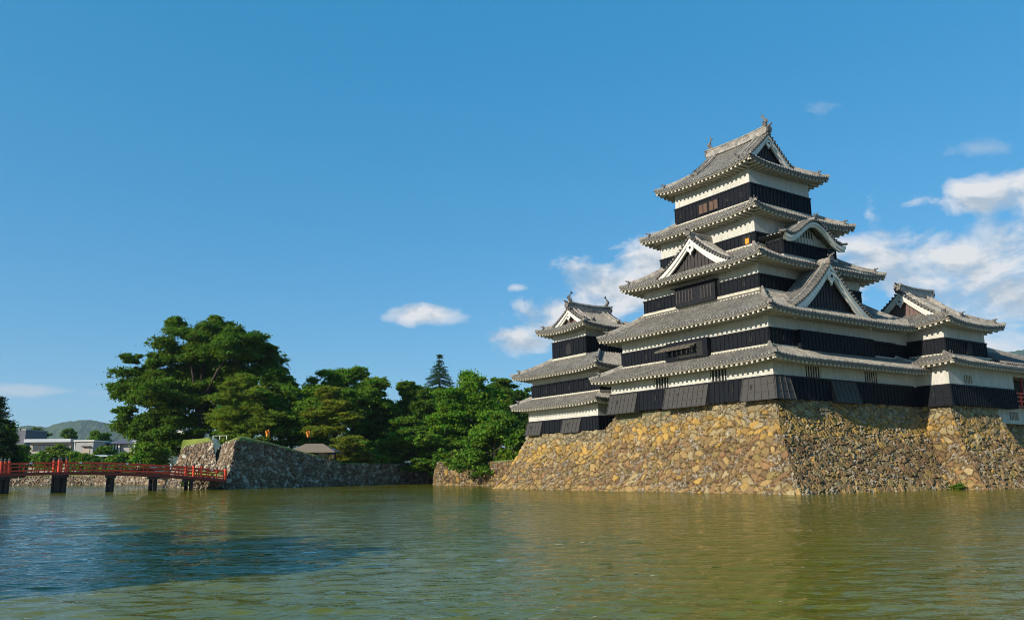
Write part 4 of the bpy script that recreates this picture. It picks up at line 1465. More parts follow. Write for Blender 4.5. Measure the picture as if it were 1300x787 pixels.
# ------------------------------------------------------------------ red bridge
BR = thing('arched_bridge', 'red railed arched wooden bridge on dark piers crossing the moat', 'bridge')
bl, brr = Vector((*foot(-190, 85), 0)), Vector((*foot(282, 108), 0))
bl.z = brr.z = 0
mid = (bl + brr) / 2
BR.location = mid
bd = (brr - bl)
BL = bd.length
BR.rotation_euler = (0, 0, math.atan2(bd.y, bd.x))


def deck_z(x):
    t = x / BL + 0.5                         # 0 left end, 1 right end
    return 1.22 + 1.08 * (1 - ((t - 0.52) / 0.48) ** 2)


xs = np.linspace(-BL / 2, BL / 2, 41)
W2 = 1.75
m = MB()
G = np.array([[[x, y, deck_z(x) + dz] for (y, dz) in ((-W2, 0), (W2, 0), (W2, -0.32), (-W2, -0.32), (-W2, 0))] for x in xs])
m.grid(G)
m.build('deck', M['pier_wood'], BR)
for yy in (-W2 - 0.05, W2 + 0.05):
    m = MB()
    m.sweep([(x, yy, deck_z(x) - 0.12) for x in xs], [(-0.06, -0.22), (0.06, -0.22), (0.06, 0.10), (-0.06, 0.10)], side=(0, 1, 0))
    m.build('fascia_beam', M['red_dark'], BR)
for yy in (-W2 + 0.12, W2 - 0.12):
    r = MB()
    for h, hw in ((1.02, 0.085), (0.64, 0.055), (0.22, 0.075)):
        r.sweep([(x, yy, deck_z(x) + h) for x in xs], [(-hw, -hw), (hw, -hw), (hw, hw), (-hw, hw)], side=(0, 1, 0))
    k = int(BL / 1.25)
    for i in range(k + 1):
        x = -BL / 2 + BL * i / k
        r.box(x - 0.055, x + 0.055, yy - 0.05, yy + 0.05, deck_z(x) - 0.05, deck_z(x) + (1.0 if i % 2 == 0 else 0.66))
    rail = r.build('railing', M['red_paint'], BR)
    c = MB()
    for i in range(0, k, 4):
        x = -BL / 2 + BL * (i + 0.5) / k
        c.box(x - 0.14, x + 0.14, yy - 0.09, yy + 0.09, deck_z(x) + 0.93, deck_z(x) + 1.115)
    c.build('rail_bands', M['white_metal'], rail)
post_x = []
for px in (283, 250, 240, 80, 70, 7, -3, -120):
    # distance along the bridge for a photo column
    best = min(np.linspace(-BL / 2, BL / 2, 400), key=lambda x: abs((lambda p: 650 + FPX * (p.x * rt.x + p.y * rt.y) / (p.y * fw.y + (2 - CAMH) * fw.z))(bl + bd * (x / BL + 0.5)) - px))
    post_x.append(best)
for x in post_x:
    for yy in (-W2 + 0.12, W2 - 0.12):
        x_ = min(max(x, -BL / 2 + 0.2), BL / 2 - 0.2)
        z = deck_z(x_)
        p = MB().tube([(x_, yy, z - 0.2), (x_, yy, z + 1.32)], 0.16, 10).build('post', M['red_paint'], BR)
        MB().tube([(x_, yy, z + 1.32), (x_, yy, z + 1.40), (x_, yy, z + 1.43), (x_, yy, z + 1.52), (x_, yy, z + 1.60), (x_, yy, z + 1.68)], [0.17, 0.17, 0.09, 0.13, 0.10, 0.012], 10).build('post_cap', M['bronze'], p)
for x in [post_x[1] - 0.3, None, None, post_x[4] + 0.3, post_x[5] - 0.3, post_x[7]]:
    if x is None:
        continue
    post_x.append(x)
pier_x = [post_x[2], post_x[2] + (post_x[3] - post_x[2]) * 0.30, post_x[2] + (post_x[3] - post_x[2]) * 0.64, post_x[3] - 0.6, post_x[5] - 0.6, post_x[7]]
for i, x in enumerate(pier_x):
    m = MB()
    big = i in (3, 4)
    for yy in (-1.0, 1.0):
        m.tube([(x, yy, -0.6), (x, yy, deck_z(x) - 0.3)], 0.34 if big else 0.24, 9)
        if big:
            m.tube([(x + 0.62, yy, -0.6), (x + 0.62, yy, deck_z(x) - 0.3)], 0.30, 9)
    m.box(x - 0.25, x + 0.25 + (0.7 if big else 0), -1.8, 1.8, deck_z(x) - 0.62, deck_z(x) - 0.3)
    m.box(x - 0.1, x + 0.1, -1.3, 1.3, 0.55, 0.75)
    m.build('pier', M['pier_wood'], BR)


# ------------------------------------------------------------------ vegetation
def leaf_cloud(centers, radii, per, size, flat, base_col, var, up_bias=0.55, out_from=None, seed=0, needle=False):
    """many leaf-sized faces gathered in clumps round the given centres"""
    r = np.random.default_rng(seed)
    nC = len(centers)
    n = nC * per
    ci = np.repeat(np.arange(nC), per)
    off = r.normal(0, 0.5, (n, 3))
    off *= (radii[ci] * np.where(r.random(n) < 0.30, 1.75, 0.85))[:, None]
    off[:, 2] *= flat
    P = centers[ci] + off
    N = r.normal(0, 1, (n, 3))
    N /= np.linalg.norm(N, axis=1)[:, None]
    out = off / (np.linalg.norm(off, axis=1)[:, None] + 1e-6)
    N = N * 0.75 + out * 0.40 + np.array([0, 0, up_bias * 0.6])
    N /= np.linalg.norm(N, axis=1)[:, None]
    T = np.cross(N, r.normal(0, 1, (n, 3)))
    T /= np.linalg.norm(T, axis=1)[:, None]
    B = np.cross(N, T)
    s = size * r.uniform(0.6, 1.3, n)[:, None]
    asp = 0.30 if needle else 0.62
    V = np.stack([P - T * s, P + B * s * asp + N * s * 0.12, P + T * s, P - B * s * asp + N * s * 0.12], 1).reshape(-1, 3)
    cl = r.uniform(1 - var, 1 + var, nC)[ci] * r.uniform(0.75, 1.25, n)
    hue = (r.normal(0, 0.12, nC)[ci] + r.normal(0, 0.08, n))
    C = np.array(base_col)[None, :] * cl[:, None]
    C[:, 0] *= 1 + hue * 1.2
    C[:, 2] *= 1 - hue * 0.6
    C = np.clip(C, 0.003, 0.5)
    return V, np.repeat(C, 4, 0)


def crown_mesh(parts, name='crown', parent=None, off=(0, 0, 0)):
    V = np.concatenate([p[0] for p in parts]) - np.array(off)
    C = np.concatenate([p[1] for p in parts])
    F = np.arange(len(V)).reshape(-1, 4)
    o = fast_mesh(name, V, F, M['leaf'], 'leaf', C)
    if parent is not None:
        o.parent = parent
    return o


def blob_clumps(blobs, density, seed, shell=0.35, crel=0.20):
    """clump centres spread through a set of ellipsoid lobes (x, y, z, rx, rz), denser near the surface"""
    r = np.random.default_rng(seed)
    Cs, Rs = [], []
    sub = []                                                     # big lobes break up into smaller flattened masses with gaps between
    for (x, y, z, rx, rz) in blobs:
        if rx < 1.5:
            sub.append((x, y, z, rx, rz))
            continue
        for q in range(int(12 + rx * 2.0)):
            d = r.normal(0, 1, 3)
            d /= np.linalg.norm(d)
            f = r.uniform(0.35, 1.0)
            rr = rx * r.uniform(0.17, 0.38)
            sub.append((x + d[0] * rx * f, y + d[1] * rx * f, z + d[2] * rz * f, rr, rr * r.uniform(0.38, 0.65)))
    for (x, y, z, rx, rz) in sub:
        k = max(9, int(density * rx * rx))
        d = r.normal(0, 1, (k, 3))
        d /= np.linalg.norm(d, axis=1)[:, None]
        wob = np.array([mnoise.fractal(Vector((q[0] * 1.7 + seed, q[1] * 1.7, q[2] * 1.7 + x)), 0.8, 2.0, 3) for q in d])
        rad = ((shell + (1.08 - shell) * r.random(k) ** 0.7) * (1 + 0.50 * np.clip(wob, -0.8, 0.9)))[:, None]
        p = np.array([x, y, z]) + d * rad * np.array([rx, rx, rz])
        keep = d[:, 2] > -0.75
        Cs.append(p[keep])
        Rs.append(rx * crel * r.uniform(0.6, 1.35, keep.sum()) + 0.18)
        ks = max(5, k // 3)                                     # sprays reaching past the outline
        d = r.normal(0, 1, (ks, 3))
        d[:, 2] *= 0.6
        d /= np.linalg.norm(d, axis=1)[:, None]
        Cs.append(np.array([x, y, z]) + d * r.uniform(0.95, 1.55, ks)[:, None] * np.array([rx, rx, rz]))
        Rs.append(rx * crel * r.uniform(0.3, 0.7, ks) + 0.12)
    return np.concatenate(Cs), np.concatenate(Rs)


def trunk_mesh(root, base, top, r0, limbs, off, seed=0):
    r = np.random.default_rng(seed + 99)
    m = MB()
    b, t = Vector(base), Vector(top)
    path = [b - Vector((0, 0, 0.3))]
    for i in range(1, 6):
        k = i / 5
        p = b.lerp(t, k)
        p.x += r.normal(0, 0.12) * (t.z - b.z) * 0.08
        path.append(p)
    m.tube(path, [r0 * 1.35, r0, r0 * 0.88, r0 * 0.75, r0 * 0.6, r0 * 0.42], 9)
    for q in limbs:
        q = Vector(q)
        s = b.lerp(t, r.uniform(0.45, 0.95))
        mid = s.lerp(q, 0.5) + Vector((0, 0, (q - s).length * 0.10))
        m.tube([s, mid, q], [r0 * 0.40, r0 * 0.25, r0 * 0.07], 6)
    o = m.build('trunk', M['bark'], root, smooth=True, off=off)
    return o


def px_blobs(lst, Y, spread=0.35, seed=0, squash=0.85):
    """crown lobes given by photo position and radius, spread in depth round the tree's own depth"""
    r = np.random.default_rng(seed + 5)
    out = []
    for (px, py, rp) in lst:
        rad = rp * Y / FPX
        y = Y + r.uniform(-1, 1) * spread * rad * 2
        p = at(px, py, y)
        out.append((p.x, p.y, p.z, rad, rad * squash))
    return out


def tree(name, label, cat, base_px, Y, ground, lobes, col, leaf=0.21, per=52, density=15, var=0.32, trunk_r=0.35, group=None, flat=0.55, seed=1, spread=0.5, squash=0.85, crel=0.40, up=0.55, blobs=None, needle=False, base=None):
    b = at(base_px, 590, Y)
    base = base or (b.x, b.y, ground)
    blobs = blobs or px_blobs(lobes, Y, spread, seed, squash)
    root = thing(name, label, cat, base, 0, group, off=base)
    Cs, Rs = blob_clumps(blobs, density, seed, crel=crel)
    crown_mesh([leaf_cloud(Cs, Rs, per, leaf, flat, col, var, up, seed=seed, needle=needle)], 'crown', root, base)
    zc = sum(bb[2] for bb in blobs) / len(blobs)
    xc = sum(bb[0] for bb in blobs) / len(blobs)
    trunk_mesh(root, base, (base[0] * 0.5 + xc * 0.5, base[1], max(zc, ground + 2)), trunk_r, [bb[:3] for bb in blobs[:9]], base, seed)
    return root


def conifer(name, label, px, Y, ground, top_py, half_px, col, seed, tiers=15, group=None, droop=0.35, leaf=0.20, bottom_py=None, per=26):
    b = at(px, 590, Y)
    base = Vector((b.x, b.y, ground))
    top = at(px, top_py, Y).z
    z0 = at(px, bottom_py, Y).z if bottom_py else ground + 1.5
    half = half_px * Y / FPX
    r = np.random.default_rng(seed)
    root = thing(name, label, 'tree', base, 0, group, off=tuple(base))
    Cs, Rs = [], []
    m = MB()
    m.tube([base - Vector((0, 0, 0.3)), base + Vector((0, 0, (top - ground) * 0.5)), Vector((base.x, base.y, top))], [0.32, 0.2, 0.03], 8)
    for i in range(tiers):
        t = i / (tiers - 1)
        z = z0 + (top - z0) * t + r.uniform(-0.3, 0.3)
        L = half * (1 - t) ** 0.95 + 0.15
        nb = max(3, int(8 * (1 - t) + 3))
        for k in range(nb):
            a = 2 * math.pi * (k + r.random() * 0.7) / nb + i
            Lk = L * r.uniform(0.75, 1.12)
            tip = base + Vector((math.cos(a) * Lk, math.sin(a) * Lk, z - ground - droop * Lk))
            if k % 2 == 0:
                m.tube([Vector((base.x, base.y, z)), tip], [0.05, 0.01], 4)
            for q in np.linspace(0.25, 1.0, max(2, int(Lk / 0.5))):
                p = Vector((base.x, base.y, z)).lerp(tip, q)
                Cs.append((p.x, p.y, p.z))
                Rs.append(0.42 + 0.35 * (1 - t) * (1.2 - q))
    m.build('trunk', M['bark'], root, off=tuple(base))
    crown_mesh([leaf_cloud(np.array(Cs), np.array(Rs), per, leaf, 0.35, col, 0.25, 0.7, seed=seed, needle=True)], 'crown', root, tuple(base))
    return root


GP = 3.3
G_TREES = 'trees of the castle grounds'
DK = (0.090, 0.165, 0.014)
MD = (0.115, 0.210, 0.017)
BT = (0.118, 0.215, 0.020)
YG = (0.125, 0.175, 0.020)
tree('zelkova_tree', 'huge spreading dark green tree, the largest on the left above the red bridge', 'tree', 252, 148, GP,
     [(190, 470, 36), (168, 495, 26), (205, 505, 40), (238, 440, 34), (262, 425, 26), (300, 440, 34), (250, 480, 46), (325, 462, 34), (352, 488, 24), (190, 540, 32), (228, 545, 28), (300, 490, 36), (165, 455, 12), (160, 525, 14), (225, 413, 16), (280, 415, 20), (340, 445, 12), (365, 490, 12), (212, 560, 22), (178, 553, 16), (270, 530, 28), (286, 552, 18), (330, 520, 24), (150, 540, 9), (195, 480, 14), (235, 505, 26)],
     DK, leaf=0.20, per=42, density=12, trunk_r=0.95, seed=11, spread=0.55, squash=0.72, crel=0.40, group=G_TREES)
tree('pine_tree', 'rounded yellow green pine standing before the huge dark tree', 'tree', 306, 136, GP,
     [(306, 486, 20), (290, 505, 22), (322, 505, 22), (300, 525, 30), (330, 530, 22), (282, 530, 20), (308, 546, 30)], (0.160, 0.220, 0.020), leaf=0.20, per=70, density=12, seed=12, squash=0.6, flat=0.35, crel=0.40, needle=True, group=G_TREES)
tree('broadleaf_tree', 'mid green tree filling the gap right of the yellow green pine', 'tree', 368, 142, GP,
     [(350, 525, 28), (372, 510, 24), (385, 530, 28), (362, 548, 28), (345, 550, 22), (395, 553, 24), (398, 505, 16)], MD, seed=13, group=G_TREES)
tree('broadleaf_tree', 'tall rounded green tree above the small hut, middle of the grove', 'tree', 446, 156, GP,
     [(430, 485, 24), (452, 478, 16), (470, 492, 20), (405, 497, 20), (445, 505, 30), (478, 510, 18), (420, 515, 24), (463, 525, 26), (492, 520, 14)], MD, seed=14, squash=0.8, group=G_TREES)
tree('pine_tree', 'layered yellow tinged pine right behind the small hut', 'tree', 424, 136, GP,
     [(415, 497, 16), (430, 513, 20), (405, 525, 18), (440, 532, 20), (420, 545, 24), (442, 560, 22), (400, 548, 14), (425, 575, 22), (446, 582, 18)], (0.175, 0.210, 0.020), leaf=0.20, per=64, density=11, seed=15, squash=0.45, flat=0.3, crel=0.40, needle=True, group=G_TREES)
tree('broadleaf_tree', 'dark dense tree directly left of the spiky fir', 'tree', 524, 158, GP,
     [(525, 503, 20), (508, 520, 24), (540, 518, 22), (525, 540, 30), (500, 545, 20), (548, 545, 22), (516, 492, 10)], DK, seed=16, group=G_TREES)
tree('cherry_tree', 'broad low light green tree with flat layers over the dark wall', 'tree', 528, 144, GP,
     [(495, 562, 18), (515, 552, 20), (540, 555, 22), (565, 565, 18), (480, 575, 14), (520, 572, 22), (548, 578, 20), (500, 583, 14), (575, 578, 12), (545, 591, 14), (560, 598, 13), (533, 588, 13), (520, 594, 9)], BT, leaf=0.20, seed=17, density=14, squash=0.45, flat=0.3, group=G_TREES)
conifer('fir_tree', 'dark spiky fir whose tip stands alone against the sky', 557, 185, GP, 450, 54, (0.034, 0.076, 0.028), 18, tiers=46, bottom_py=560, per=26, droop=0.30)
tree('broadleaf_tree', 'bright green domed tree right of the spiky fir', 'tree', 596, 146, GP,
     [(595, 492, 20), (580, 510, 24), (612, 508, 22), (596, 530, 34), (570, 540, 22), (625, 530, 20), (590, 560, 30), (618, 555, 22), (594, 480, 10)], (0.120, 0.240, 0.018), seed=19, group=G_TREES)
tree('broadleaf_tree', 'dark tree behind the small keep roofs at its left', 'tree', 642, 160, GP,
     [(640, 495, 16), (630, 488, 12), (655, 515, 20), (635, 525, 20), (662, 545, 20), (648, 505, 14)], DK, seed=20, group=G_TREES)
tree('broadleaf_tree', 'pale green tree peeping between the two roofs of the small keep', 'tree', 672, 150, GP,
     [(664, 503, 13), (672, 520, 14), (668, 540, 16)], (0.06, 0.13, 0.02), seed=21, group=G_TREES)
tree('cherry_tree', 'low drooping green tree hanging over the sunlit moat wall', 'tree', 628, 118, GP,
     [(612, 560, 20), (632, 545, 22), (652, 558, 20), (600, 578, 14), (625, 575, 24), (650, 580, 16), (614, 598, 11), (640, 530, 14), (585, 590, 13), (640, 594, 11), (604, 588, 12), (662, 578, 14)], (0.100, 0.190, 0.018), leaf=0.20, seed=22, density=10, squash=0.6, flat=0.4, group=G_TREES)
tree('broadleaf_tree', 'shaded green tree behind the two light green low trees', 'tree', 480, 165, GP,
     [(470, 545, 26), (492, 540, 22), (455, 560, 24), (480, 570, 26), (560, 560, 24), (530, 575, 22), (580, 580, 22)], DK, seed=23, group=G_TREES)
conifer('cedar_tree', 'dark conifer cut by the left edge of the photo', -8, 120, 2.0, 506, 34, (0.024, 0.050, 0.018), 24, tiers=30, droop=0.25, per=34, bottom_py=595)
tree('broadleaf_tree', 'dark bushy tree low at the left edge of the photo', 'tree', -2, 124, 2.0, [(2, 562, 17), (-12, 552, 18), (14, 578, 11), (8, 545, 11), (20, 586, 8)], DK, seed=25, density=10)
tree('shrub', 'light green shrub at the far bank below the huge dark tree', 'bush', 190, 140, 2.0, [(178, 575, 10), (192, 572, 12), (205, 578, 10), (185, 583, 12), (200, 585, 10)], MD, leaf=0.20, seed=26, density=14, trunk_r=0.12)
# town side, beyond the far embankment
for i, (px, py, rp, Y, col, lab) in enumerate([
        (18, 583, 10, 205, MD, 'round green bush left of the yellow green one beyond the bridge'), (75, 573, 12, 205, YG, 'yellow green tree before the long low building'),
        (50, 582, 9, 203, MD, 'clipped green bush before the long low building'), (124, 557, 13, 240, DK, 'dark tree between the small white building and the glass hall'),
        (47, 552, 10, 330, DK, 'distant dark tree above the long low building'), (98, 583, 11, 204, MD, 'green bush before the small white building'), (132, 575, 10, 225, DK, 'low dark tree left of the glass hall'),
        (33, 584, 8, 203, BT, 'small bright bush left of the clipped one'), (88, 552, 8, 340, DK, 'far dark treetop behind the small white building'), (160, 583, 9, 204, MD, 'green bush before the glass hall'), (62, 584, 9, 202, DK, 'dark bush between the clipped bush and the yellow green tree'), (112, 585, 9, 202, DK, 'dark bush in front of the shelter'), (145, 584, 8, 202, MD, 'bush at the right end of the shelter'), (24, 572, 9, 230, DK, 'dark tree before the slate grey block')]):
    rr = np.random.default_rng(40 + i)
    lob = [(px, py, rp)] + [(px + rr.uniform(-.8, .8) * rp, py + rr.uniform(-.2, .9) * rp, rp * rr.uniform(.5, .75)) for _ in range(4)]
    tree('town_tree' if rp > 9 else 'bush', lab, 'tree' if rp > 9 else 'bush', px, Y, 2.0, lob, col, leaf=0.30, seed=50 + i, density=6, per=50, trunk_r=0.2, group='trees and bushes of the far bank')


def hedge(name, label, a, b, z0, z1, width, col, seed):
    r = np.random.default_rng(seed)
    a, b = Vector(a), Vector(b)
    L = (b - a).length
    k = int(L * 2.2)
    t = r.random(k)
    Cs = np.array([[a.x + (b.x - a.x) * q, a.y + (b.y - a.y) * q, 0] for q in t])
    Cs[:, 1] += r.uniform(-width, width, k)
    Cs[:, 2] = z0 + (z1 - z0) * r.random(k) ** 0.6 * (0.92 + 0.08 * np.sin(t * 37))
    V, C = leaf_cloud(Cs, np.full(k, 0.55), 40, 0.26, 0.7, col, 0.2, 0.5, seed=seed)
    o = crown_mesh([(V, C)], name, None, tuple(a))
    o.location = a
    tag(o, label, 'hedge')
    return o


hA, hB = at(-30, 590, 197), at(178, 590, 193)
hedge('hedge', 'long clipped dark green hedge along the far embankment behind the bridge', (hA.x, hA.y, 0), (hB.x, hB.y, 0), 2.1, 4.6, 0.8, MD, 61)
sA, sB = at(455, 590, 136), at(487, 590, 138)
tree('shrub', 'small round yellow green shrub on the low dark wall', 'bush', 460, 137, GP, [(455, 581, 5), (463, 580, 6), (471, 582, 5)], (0.15, 0.14, 0.02), leaf=0.2, seed=62, density=30, trunk_r=0.08)
tree('shrub', 'small green shrub beside the yellow one on the low wall', 'bush', 484, 139, GP, [(480, 582, 4), (487, 583, 5)], MD, leaf=0.2, seed=63, density=30, trunk_r=0.08)
for i in range(9):
    px = 560 + i * 13
    tree('shrub', 'dark shaded undergrowth bush at the foot of the grove', 'bush', px, 131 - i * 2.2, 3.3, [(px, 586, 9), (px + 5, 579, 8)], DK, leaf=0.26, seed=70 + i, density=12, trunk_r=0.1, group='dark undergrowth along the grove')

# ------------------------------------------------------------------ town beyond the bridge, hut, banners, fence
def px_box(px0, px1, ptop, pbot, Y, deep):
    """extents of an upright block whose front face fills a photo rectangle at depth Y"""
    a, b = at(px0, pbot, Y), at(px1, ptop, Y)
    return min(a.x, b.x), max(a.x, b.x), Y, Y + deep, a.z, b.z


def house(name, label, px0, px1, ptop, Y, deep, wallmat, cat='building'):
    x0, x1, y0, y1, _, z1 = px_box(px0, px1, ptop, 590, Y, deep)
    o = thing(name, label, cat, ((x0 + x1) / 2, Y, 2.0), 0, off=((x0 + x1) / 2, Y, 2.0))
    MB().box(x0, x1, y0, y1, 1.9, z1).build('wall', M[wallmat], o)
    return o, x0, x1, z1


o, x0, x1, z1 = house('apartment_block', 'slate grey block at the far left beyond the bridge', 19, 33, 546, 262, 12, 'building_slate')
MB().box(x0 - 0.2, x1 + 0.2, 261.8, 274.2, z1, z1 + 0.35).build('roof', M['concrete'], o)
for k in range(3):
    MB().box(x0 + 0.4, x1 - 0.4, 261.95, 262.05, 3.4 + k * 3, 4.9 + k * 3).build('window', M['window_glass'], o)
o, x0, x1, z1 = house('office_building', 'long low building with a pale overhanging roof beyond the bridge', 36, 90, 561, 240, 14, 'building_tan')
MB().box(x0 - 1.2, x1 + 0.6, 238.6, 255, z1, z1 + 0.9).build('roof', M['roof_metal'], o)
for k in range(6):
    a = x0 + 0.8 + k * (x1 - x0 - 1) / 6
    MB().box(a, a + 1.55, 239.9, 240.05, z1 - 2.5, z1 - 0.7).build('window', M['window_glass'], o)
    MB().box(a, a + 1.55, 239.9, 240.05, z1 - 5.4, z1 - 3.4).build('window', M['window_glass'], o)
MB().box(x0 - 0.6, x1, 239.5, 240.0, z1 - 3.2, z1 - 2.75).build('canopy', M['concrete'], o)
o, x0, x1, z1 = house('storehouse', 'small flat roofed white and grey building beyond the bridge', 93, 119, 560, 228, 9, 'concrete')
MB().box(x0 - 0.15, x0 + 0.02, 227.9, 237, 1.95, z1 - 0.01).build('side_wall', M['concrete_white'], o)
MB().box(x0 - 0.3, x1 + 0.3, 227.6, 237.3, z1, z1 + 0.35).build('roof', M['concrete_white'], o)
MB().box(x0 + 2.2, x1 - 0.9, 227.9, 228.1, z1 - 3.4, z1 - 1.6).build('window', M['building_tan'], o)
MB().box(x0 + 2.0, x1 - 0.7, 227.3, 228.0, z1 - 1.5, z1 - 1.25).build('awning', M['brown_wood'], o)
o, x0, x1, z1 = house('hall', 'grey hip roofed hall with a dark glass front left of the big tree', 137, 168, 563, 236, 12, 'concrete')
MB().box(x0 + 0.3, x1 - 3.2, 235.85, 236.05, z1 - 3.4, z1 - 0.5).build('window', M['window_glass'], o)
for k in range(4):
    a = x0 + 0.3 + k * (x1 - x0 - 3.9) / 3
    MB().box(a, a + 0.35, 235.3, 235.7, 1.95, z1 - 0.02).build('column', M['concrete_white'], o)
zr_ = z1 + 2.1
MB().add([(x0 - 1.2, 234.5, z1), (x1 + 1.2, 234.5, z1), (x1 + 1.2, 249, z1), (x0 - 1.2, 249, z1), (x0 + 3.5, 241.7, zr_), (x1 - 2.5, 241.7, zr_)],
         [(0, 1, 5, 4), (1, 2, 5), (2, 3, 4, 5), (3, 0, 4), (0, 3, 2, 1)]).build('roof', M['building_slate'], o)
o, x0, x1, z1 = house('annex', 'narrow white walled annex with tall panes beside the big tree', 168, 183, 560, 232, 9, 'concrete_white')
for k in range(3):
    MB().box(x0 + 0.4 + k * 0.95, x0 + 1.05 + k * 0.95, 231.9, 232.05, z1 - 4.2, z1 - 0.7).build('window', M['window_glass'], o)
MB().box(x0 - 0.4, x1 + 0.4, 231.6, 241.4, z1, z1 + 0.3).build('roof', M['roof_metal'], o)
xs0, xs1 = at(113, 580, 212).x, at(160, 580, 212).x
o = thing('cycle_shelter', 'long low pale roofed shelter behind the hedge beyond the bridge', 'shelter', ((xs0 + xs1) / 2, 212, 2.0), 0, off=((xs0 + xs1) / 2, 212, 2.0))
zz = at(113, 577, 212).z
MB().hexa([(xs0, 211, zz - 0.5), (xs1, 211, zz - 0.5), (xs1, 214, zz - 0.2), (xs0, 214, zz - 0.2)], [(xs0, 211, zz - 0.35), (xs1, 211, zz - 0.35), (xs1, 214, zz), (xs0, 214, zz)]).build('roof', M['roof_metal'], o)
for k in range(5):
    a = xs0 + 0.3 + k * (xs1 - xs0 - 0.7) / 4
    MB().box(a, a + 0.12, 213.6, 213.75, 1.95, zz - 0.2).build('post', M['white_metal'], o)


def car(name, label, px, Y, z, mat, length=4.2, h=1.5):
    c = at(px, 580, Y)
    o = thing(name, label, 'car', (c.x, Y, z), 0, off=(c.x, Y, z))
    x = c.x
    L = length / 2
    prof = [(-L, .25), (-L, .75), (-L * .92, .9), (-L * .55, .95), (-L * .32, h), (L * .42, h), (L * .72, .95), (L * .96, .82), (L, .6), (L, .25)]
    MB().extrude([(x + a, Y - 0.85, z + b) for a, b in prof], (0, 1.7, 0)).build('body', M[mat], o)
    gl = [(-L * .50, .97), (-L * .30, h - .08), (L * .39, h - .08), (L * .64, .97)]
    MB().extrude([(x + a, Y - 0.87, z + b) for a, b in gl], (0, 0.05, 0)).build('window', M['window_glass'], o)
    for a in (-L * .62, L * .62):
        MB().tube([(x + a, Y - 0.88, z + .31), (x + a, Y - 0.62, z + .31)], 0.31, 14).build('wheel', M['rubber'], o)
    return o


car('parked_car', 'white car parked left of the low shelter roof beyond the hedge', 104, 209, 3.3, 'white_metal')
car('parked_car', 'silver car parked before the annex by the big tree', 172, 214, 3.3, 'car_paint')

# hut among the trees, right of the gate mound
hc = at(398, 588, 128)
hz = 3.6
zt_h = at(398, 566, 128).z
o = thing('garden_hut', 'low hut with a brown shingle roof and cream wall under the pines', 'hut', (hc.x, 128, hz), 0, off=(hc.x, 128, hz))
hx0, hx1 = at(376, 588, 128).x, at(411, 588, 128).x
ze = at(411, 573, 128).z
MB().box(hx0, hx1, 128, 132, hz - 0.1, ze + 0.15).build('wall', M['cream_wall'], o)
rx0, rx1 = at(366, 588, 127).x, at(425, 588, 127).x
zr_ = at(390, 563, 130).z
MB().add([(rx0, 126.6, ze), (rx1, 126.6, ze), (rx1, 133.4, ze), (rx0, 133.4, ze), (rx0 + 1.8, 130, zr_), (rx1 - 2.6, 130, zr_),
          (rx0, 126.6, ze - 0.16), (rx1, 126.6, ze - 0.16), (rx1, 133.4, ze - 0.16), (rx0, 133.4, ze - 0.16)],
         [(0, 1, 5, 4), (1, 2, 5), (2, 3, 4, 5), (3, 0, 4), (6, 9, 8, 7), (0, 6, 7, 1), (1, 7, 8, 2), (2, 8, 9, 3), (3, 9, 6, 0)]).build('roof', M['thatch'], o)
MB().box(hx0 + 2.2, hx0 + 3.3, 127.94, 128.02, hz, ze - 0.3).build('door', M['brown_wood'], o)
MB().box(hx1 + 0.9, hx1 + 1.0, 127.4, 127.5, hz - 0.1, ze).build('post', M['brown_wood'], o)
b_ = at(421, 573, 130)
MB().box(b_.x - 0.5, b_.x + 0.45, 130.0, 130.08, b_.z - 0.45, b_.z + 0.45).build('hanging_sheet', M['blue_sheet'], o)

for px, ptop, pbot, Y, zg_, lab in ((337, 546, 560, 117.5, zt_of(338, 561, 116), 'orange banner on a pole atop the gate mound'), (389, 547, 566, 131, 3.6, 'orange banner on a pole behind the roof of the hut')):
    p = at(px, 560, Y)
    zt2, zb2 = at(px, ptop, Y).z, at(px, ptop + 8, Y).z
    o = thing('banner', lab, 'banner', (p.x, Y, zg_), 0, off=(p.x, Y, zg_))
    MB().tube([(p.x + 0.55, Y, zg_ - 0.2), (p.x + 0.55, Y, zt2 + 0.25)], 0.025, 6).build('pole', M['pier_wood'], o)
    G = np.array([[[p.x + 0.52 - 0.45 * u - 0.12 * (1 - v), Y + 0.16 * math.sin(u * 5 + v * 2), zt2 + (zb2 - zt2) * v + 0.10 * math.sin(u * 4)] for u in np.linspace(0, 1, 8)] for v in np.linspace(0, 1, 6)])
    MB().grid(G).build('cloth', M['orange_cloth_and_glow'], o, smooth=True)
fa, fb = at(266, 555, 125), at(284, 554, 125)
fz = zt_of(280, 556, 125)
o = thing('guard_rail', 'short white guard rail on the reddish mound under the big tree', 'railing', (fa.x, 126.4, fz), 0, off=(fa.x, 126.4, fz))
for h in (0.40,):
    MB().box(fa.x, fb.x, 126.38, 126.46, fz + h, fz + h + 0.05).build('rail', M['white_metal'], o)
for k in range(3):
    a = fa.x + k * (fb.x - fa.x - 0.08) / 2
    MB().box(a, a + 0.08, 126.35, 126.37, fz - 0.1, fz + 0.4).build('post', M['white_metal'], o)
for px, ptop, pbot, lab in ((219, 543, 563, 'slim white pole under the big tree, left of the white frame'), (176, 556, 575, 'slim white street pole beside the annex')):
    p = at(px, pbot, 150)
    tag(MB().tube([(p.x, 150, 3.0), (p.x, 150, at(px, ptop, 150).z)], 0.11, 8).build('pole', M['white_metal'], None), lab, 'pole')
p = at(234, 560, 148)
z2 = at(234, 546, 148).z
o = thing('sign_frame', 'white painted board frame on two posts under the big tree', 'sign', (p.x, 148, 5.5), 0, off=(p.x, 148, 5.5))
for a in (-0.9, 0.75):
    MB().box(p.x + a, p.x + a + 0.18, 147.9, 148.1, 5.0, z2).build('post', M['white_metal'], o)
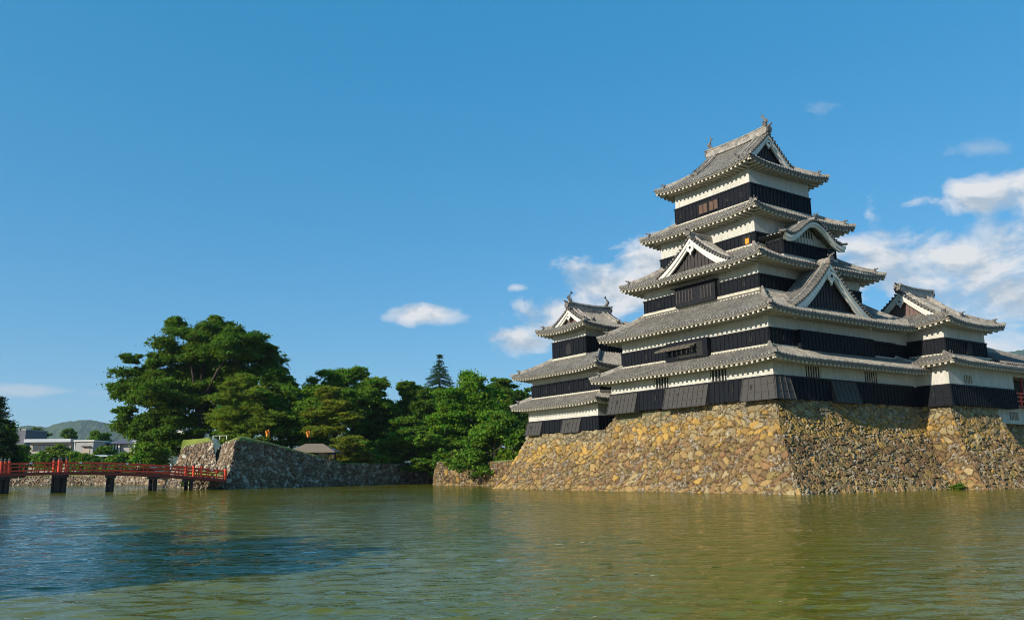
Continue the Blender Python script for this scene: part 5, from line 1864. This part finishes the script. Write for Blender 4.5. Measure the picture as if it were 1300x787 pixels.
MB().box(p.x - 1.3, p.x + 1.2, 147.85, 148.15, z2 - 0.55, z2 + 0.02).build('board', M['white_metal'], o)

p = cw(17.0, -4.15, 0.0)
tree('weed_tuft', 'green weeds at the waterline in the inner corner beside the corner turret', 'plant', 0, 1, 0, None, DK, leaf=0.08, per=30, density=40, trunk_r=0.02, seed=300,
     blobs=[(p.x, p.y, 0.2, 0.38, 0.22), (p.x + 0.25, p.y, 0.3, 0.2, 0.2)], base=(p.x, p.y, 0.0))

# a row of low trees on the near bank, left of the camera: the low sun throws their blue shadow over the water
for i, (al, pe, hh, rr_) in enumerate([(-2.2, 17.5, 4.6, 2.0), (-3.6, 21.5, 5.4, 2.4), (-5.0, 26, 6.0, 2.8), (-6, 31.5, 6.4, 3.2), (-6, 37, 6.2, 3.2), (-7, 43, 6.6, 3.2)]):
    tb = (al * 0.780 - pe * 0.626, al * 0.626 + pe * 0.780, 0.55)
    bb = [(tb[0], tb[1], hh - 1.3, rr_ * 0.6, 1.3)]
    for k in range(5):
        a = k * 1.257 + i
        bb.append((tb[0] + math.cos(a) * rr_ * 0.62, tb[1] + math.sin(a) * rr_ * 0.62, hh * 0.52 + 0.5 * math.sin(k * 2.1), rr_ * 0.6, 1.5))
    tree('bank_tree', ['small leafy tree on the near bank, outermost of the row left of the camera', 'leafy tree on the near bank, second of the row left of the camera', 'tallest leafy tree of the row on the near bank left of the camera', 'leafy tree on the near bank, fourth of the row left of the camera', 'leafy tree on the near bank, fifth of the row left of the camera', 'leafy tree on the near bank, farthest of the row along the water'][i],
         'tree', 0, 1.5, 0.55, None, MD, leaf=0.2, per=80, density=20, trunk_r=0.2, seed=81 + i, blobs=bb, base=tb, group='trees on the near bank')

# ------------------------------------------------------------------ the air between here and the hills
hz_ = MB().box(-6500, 6500, -1500, 7000, -2.2, 620).build('haze', bpy.data.materials.new('summer haze'), None)
hz_['kind'] = 'stuff'
hm = hz_.data.materials[0]
hm.use_nodes = True
ht = NT(hm.node_tree)
pv = ht.add('ShaderNodeVolumePrincipled', i_Density=0.000065, i_Anisotropy=0.2)
pv.inputs['Color'].default_value = (0.72, 0.85, 1.0, 1)
ho = ht.add('ShaderNodeOutputMaterial')
ht.link(pv.outputs[0], ho.inputs['Volume'])
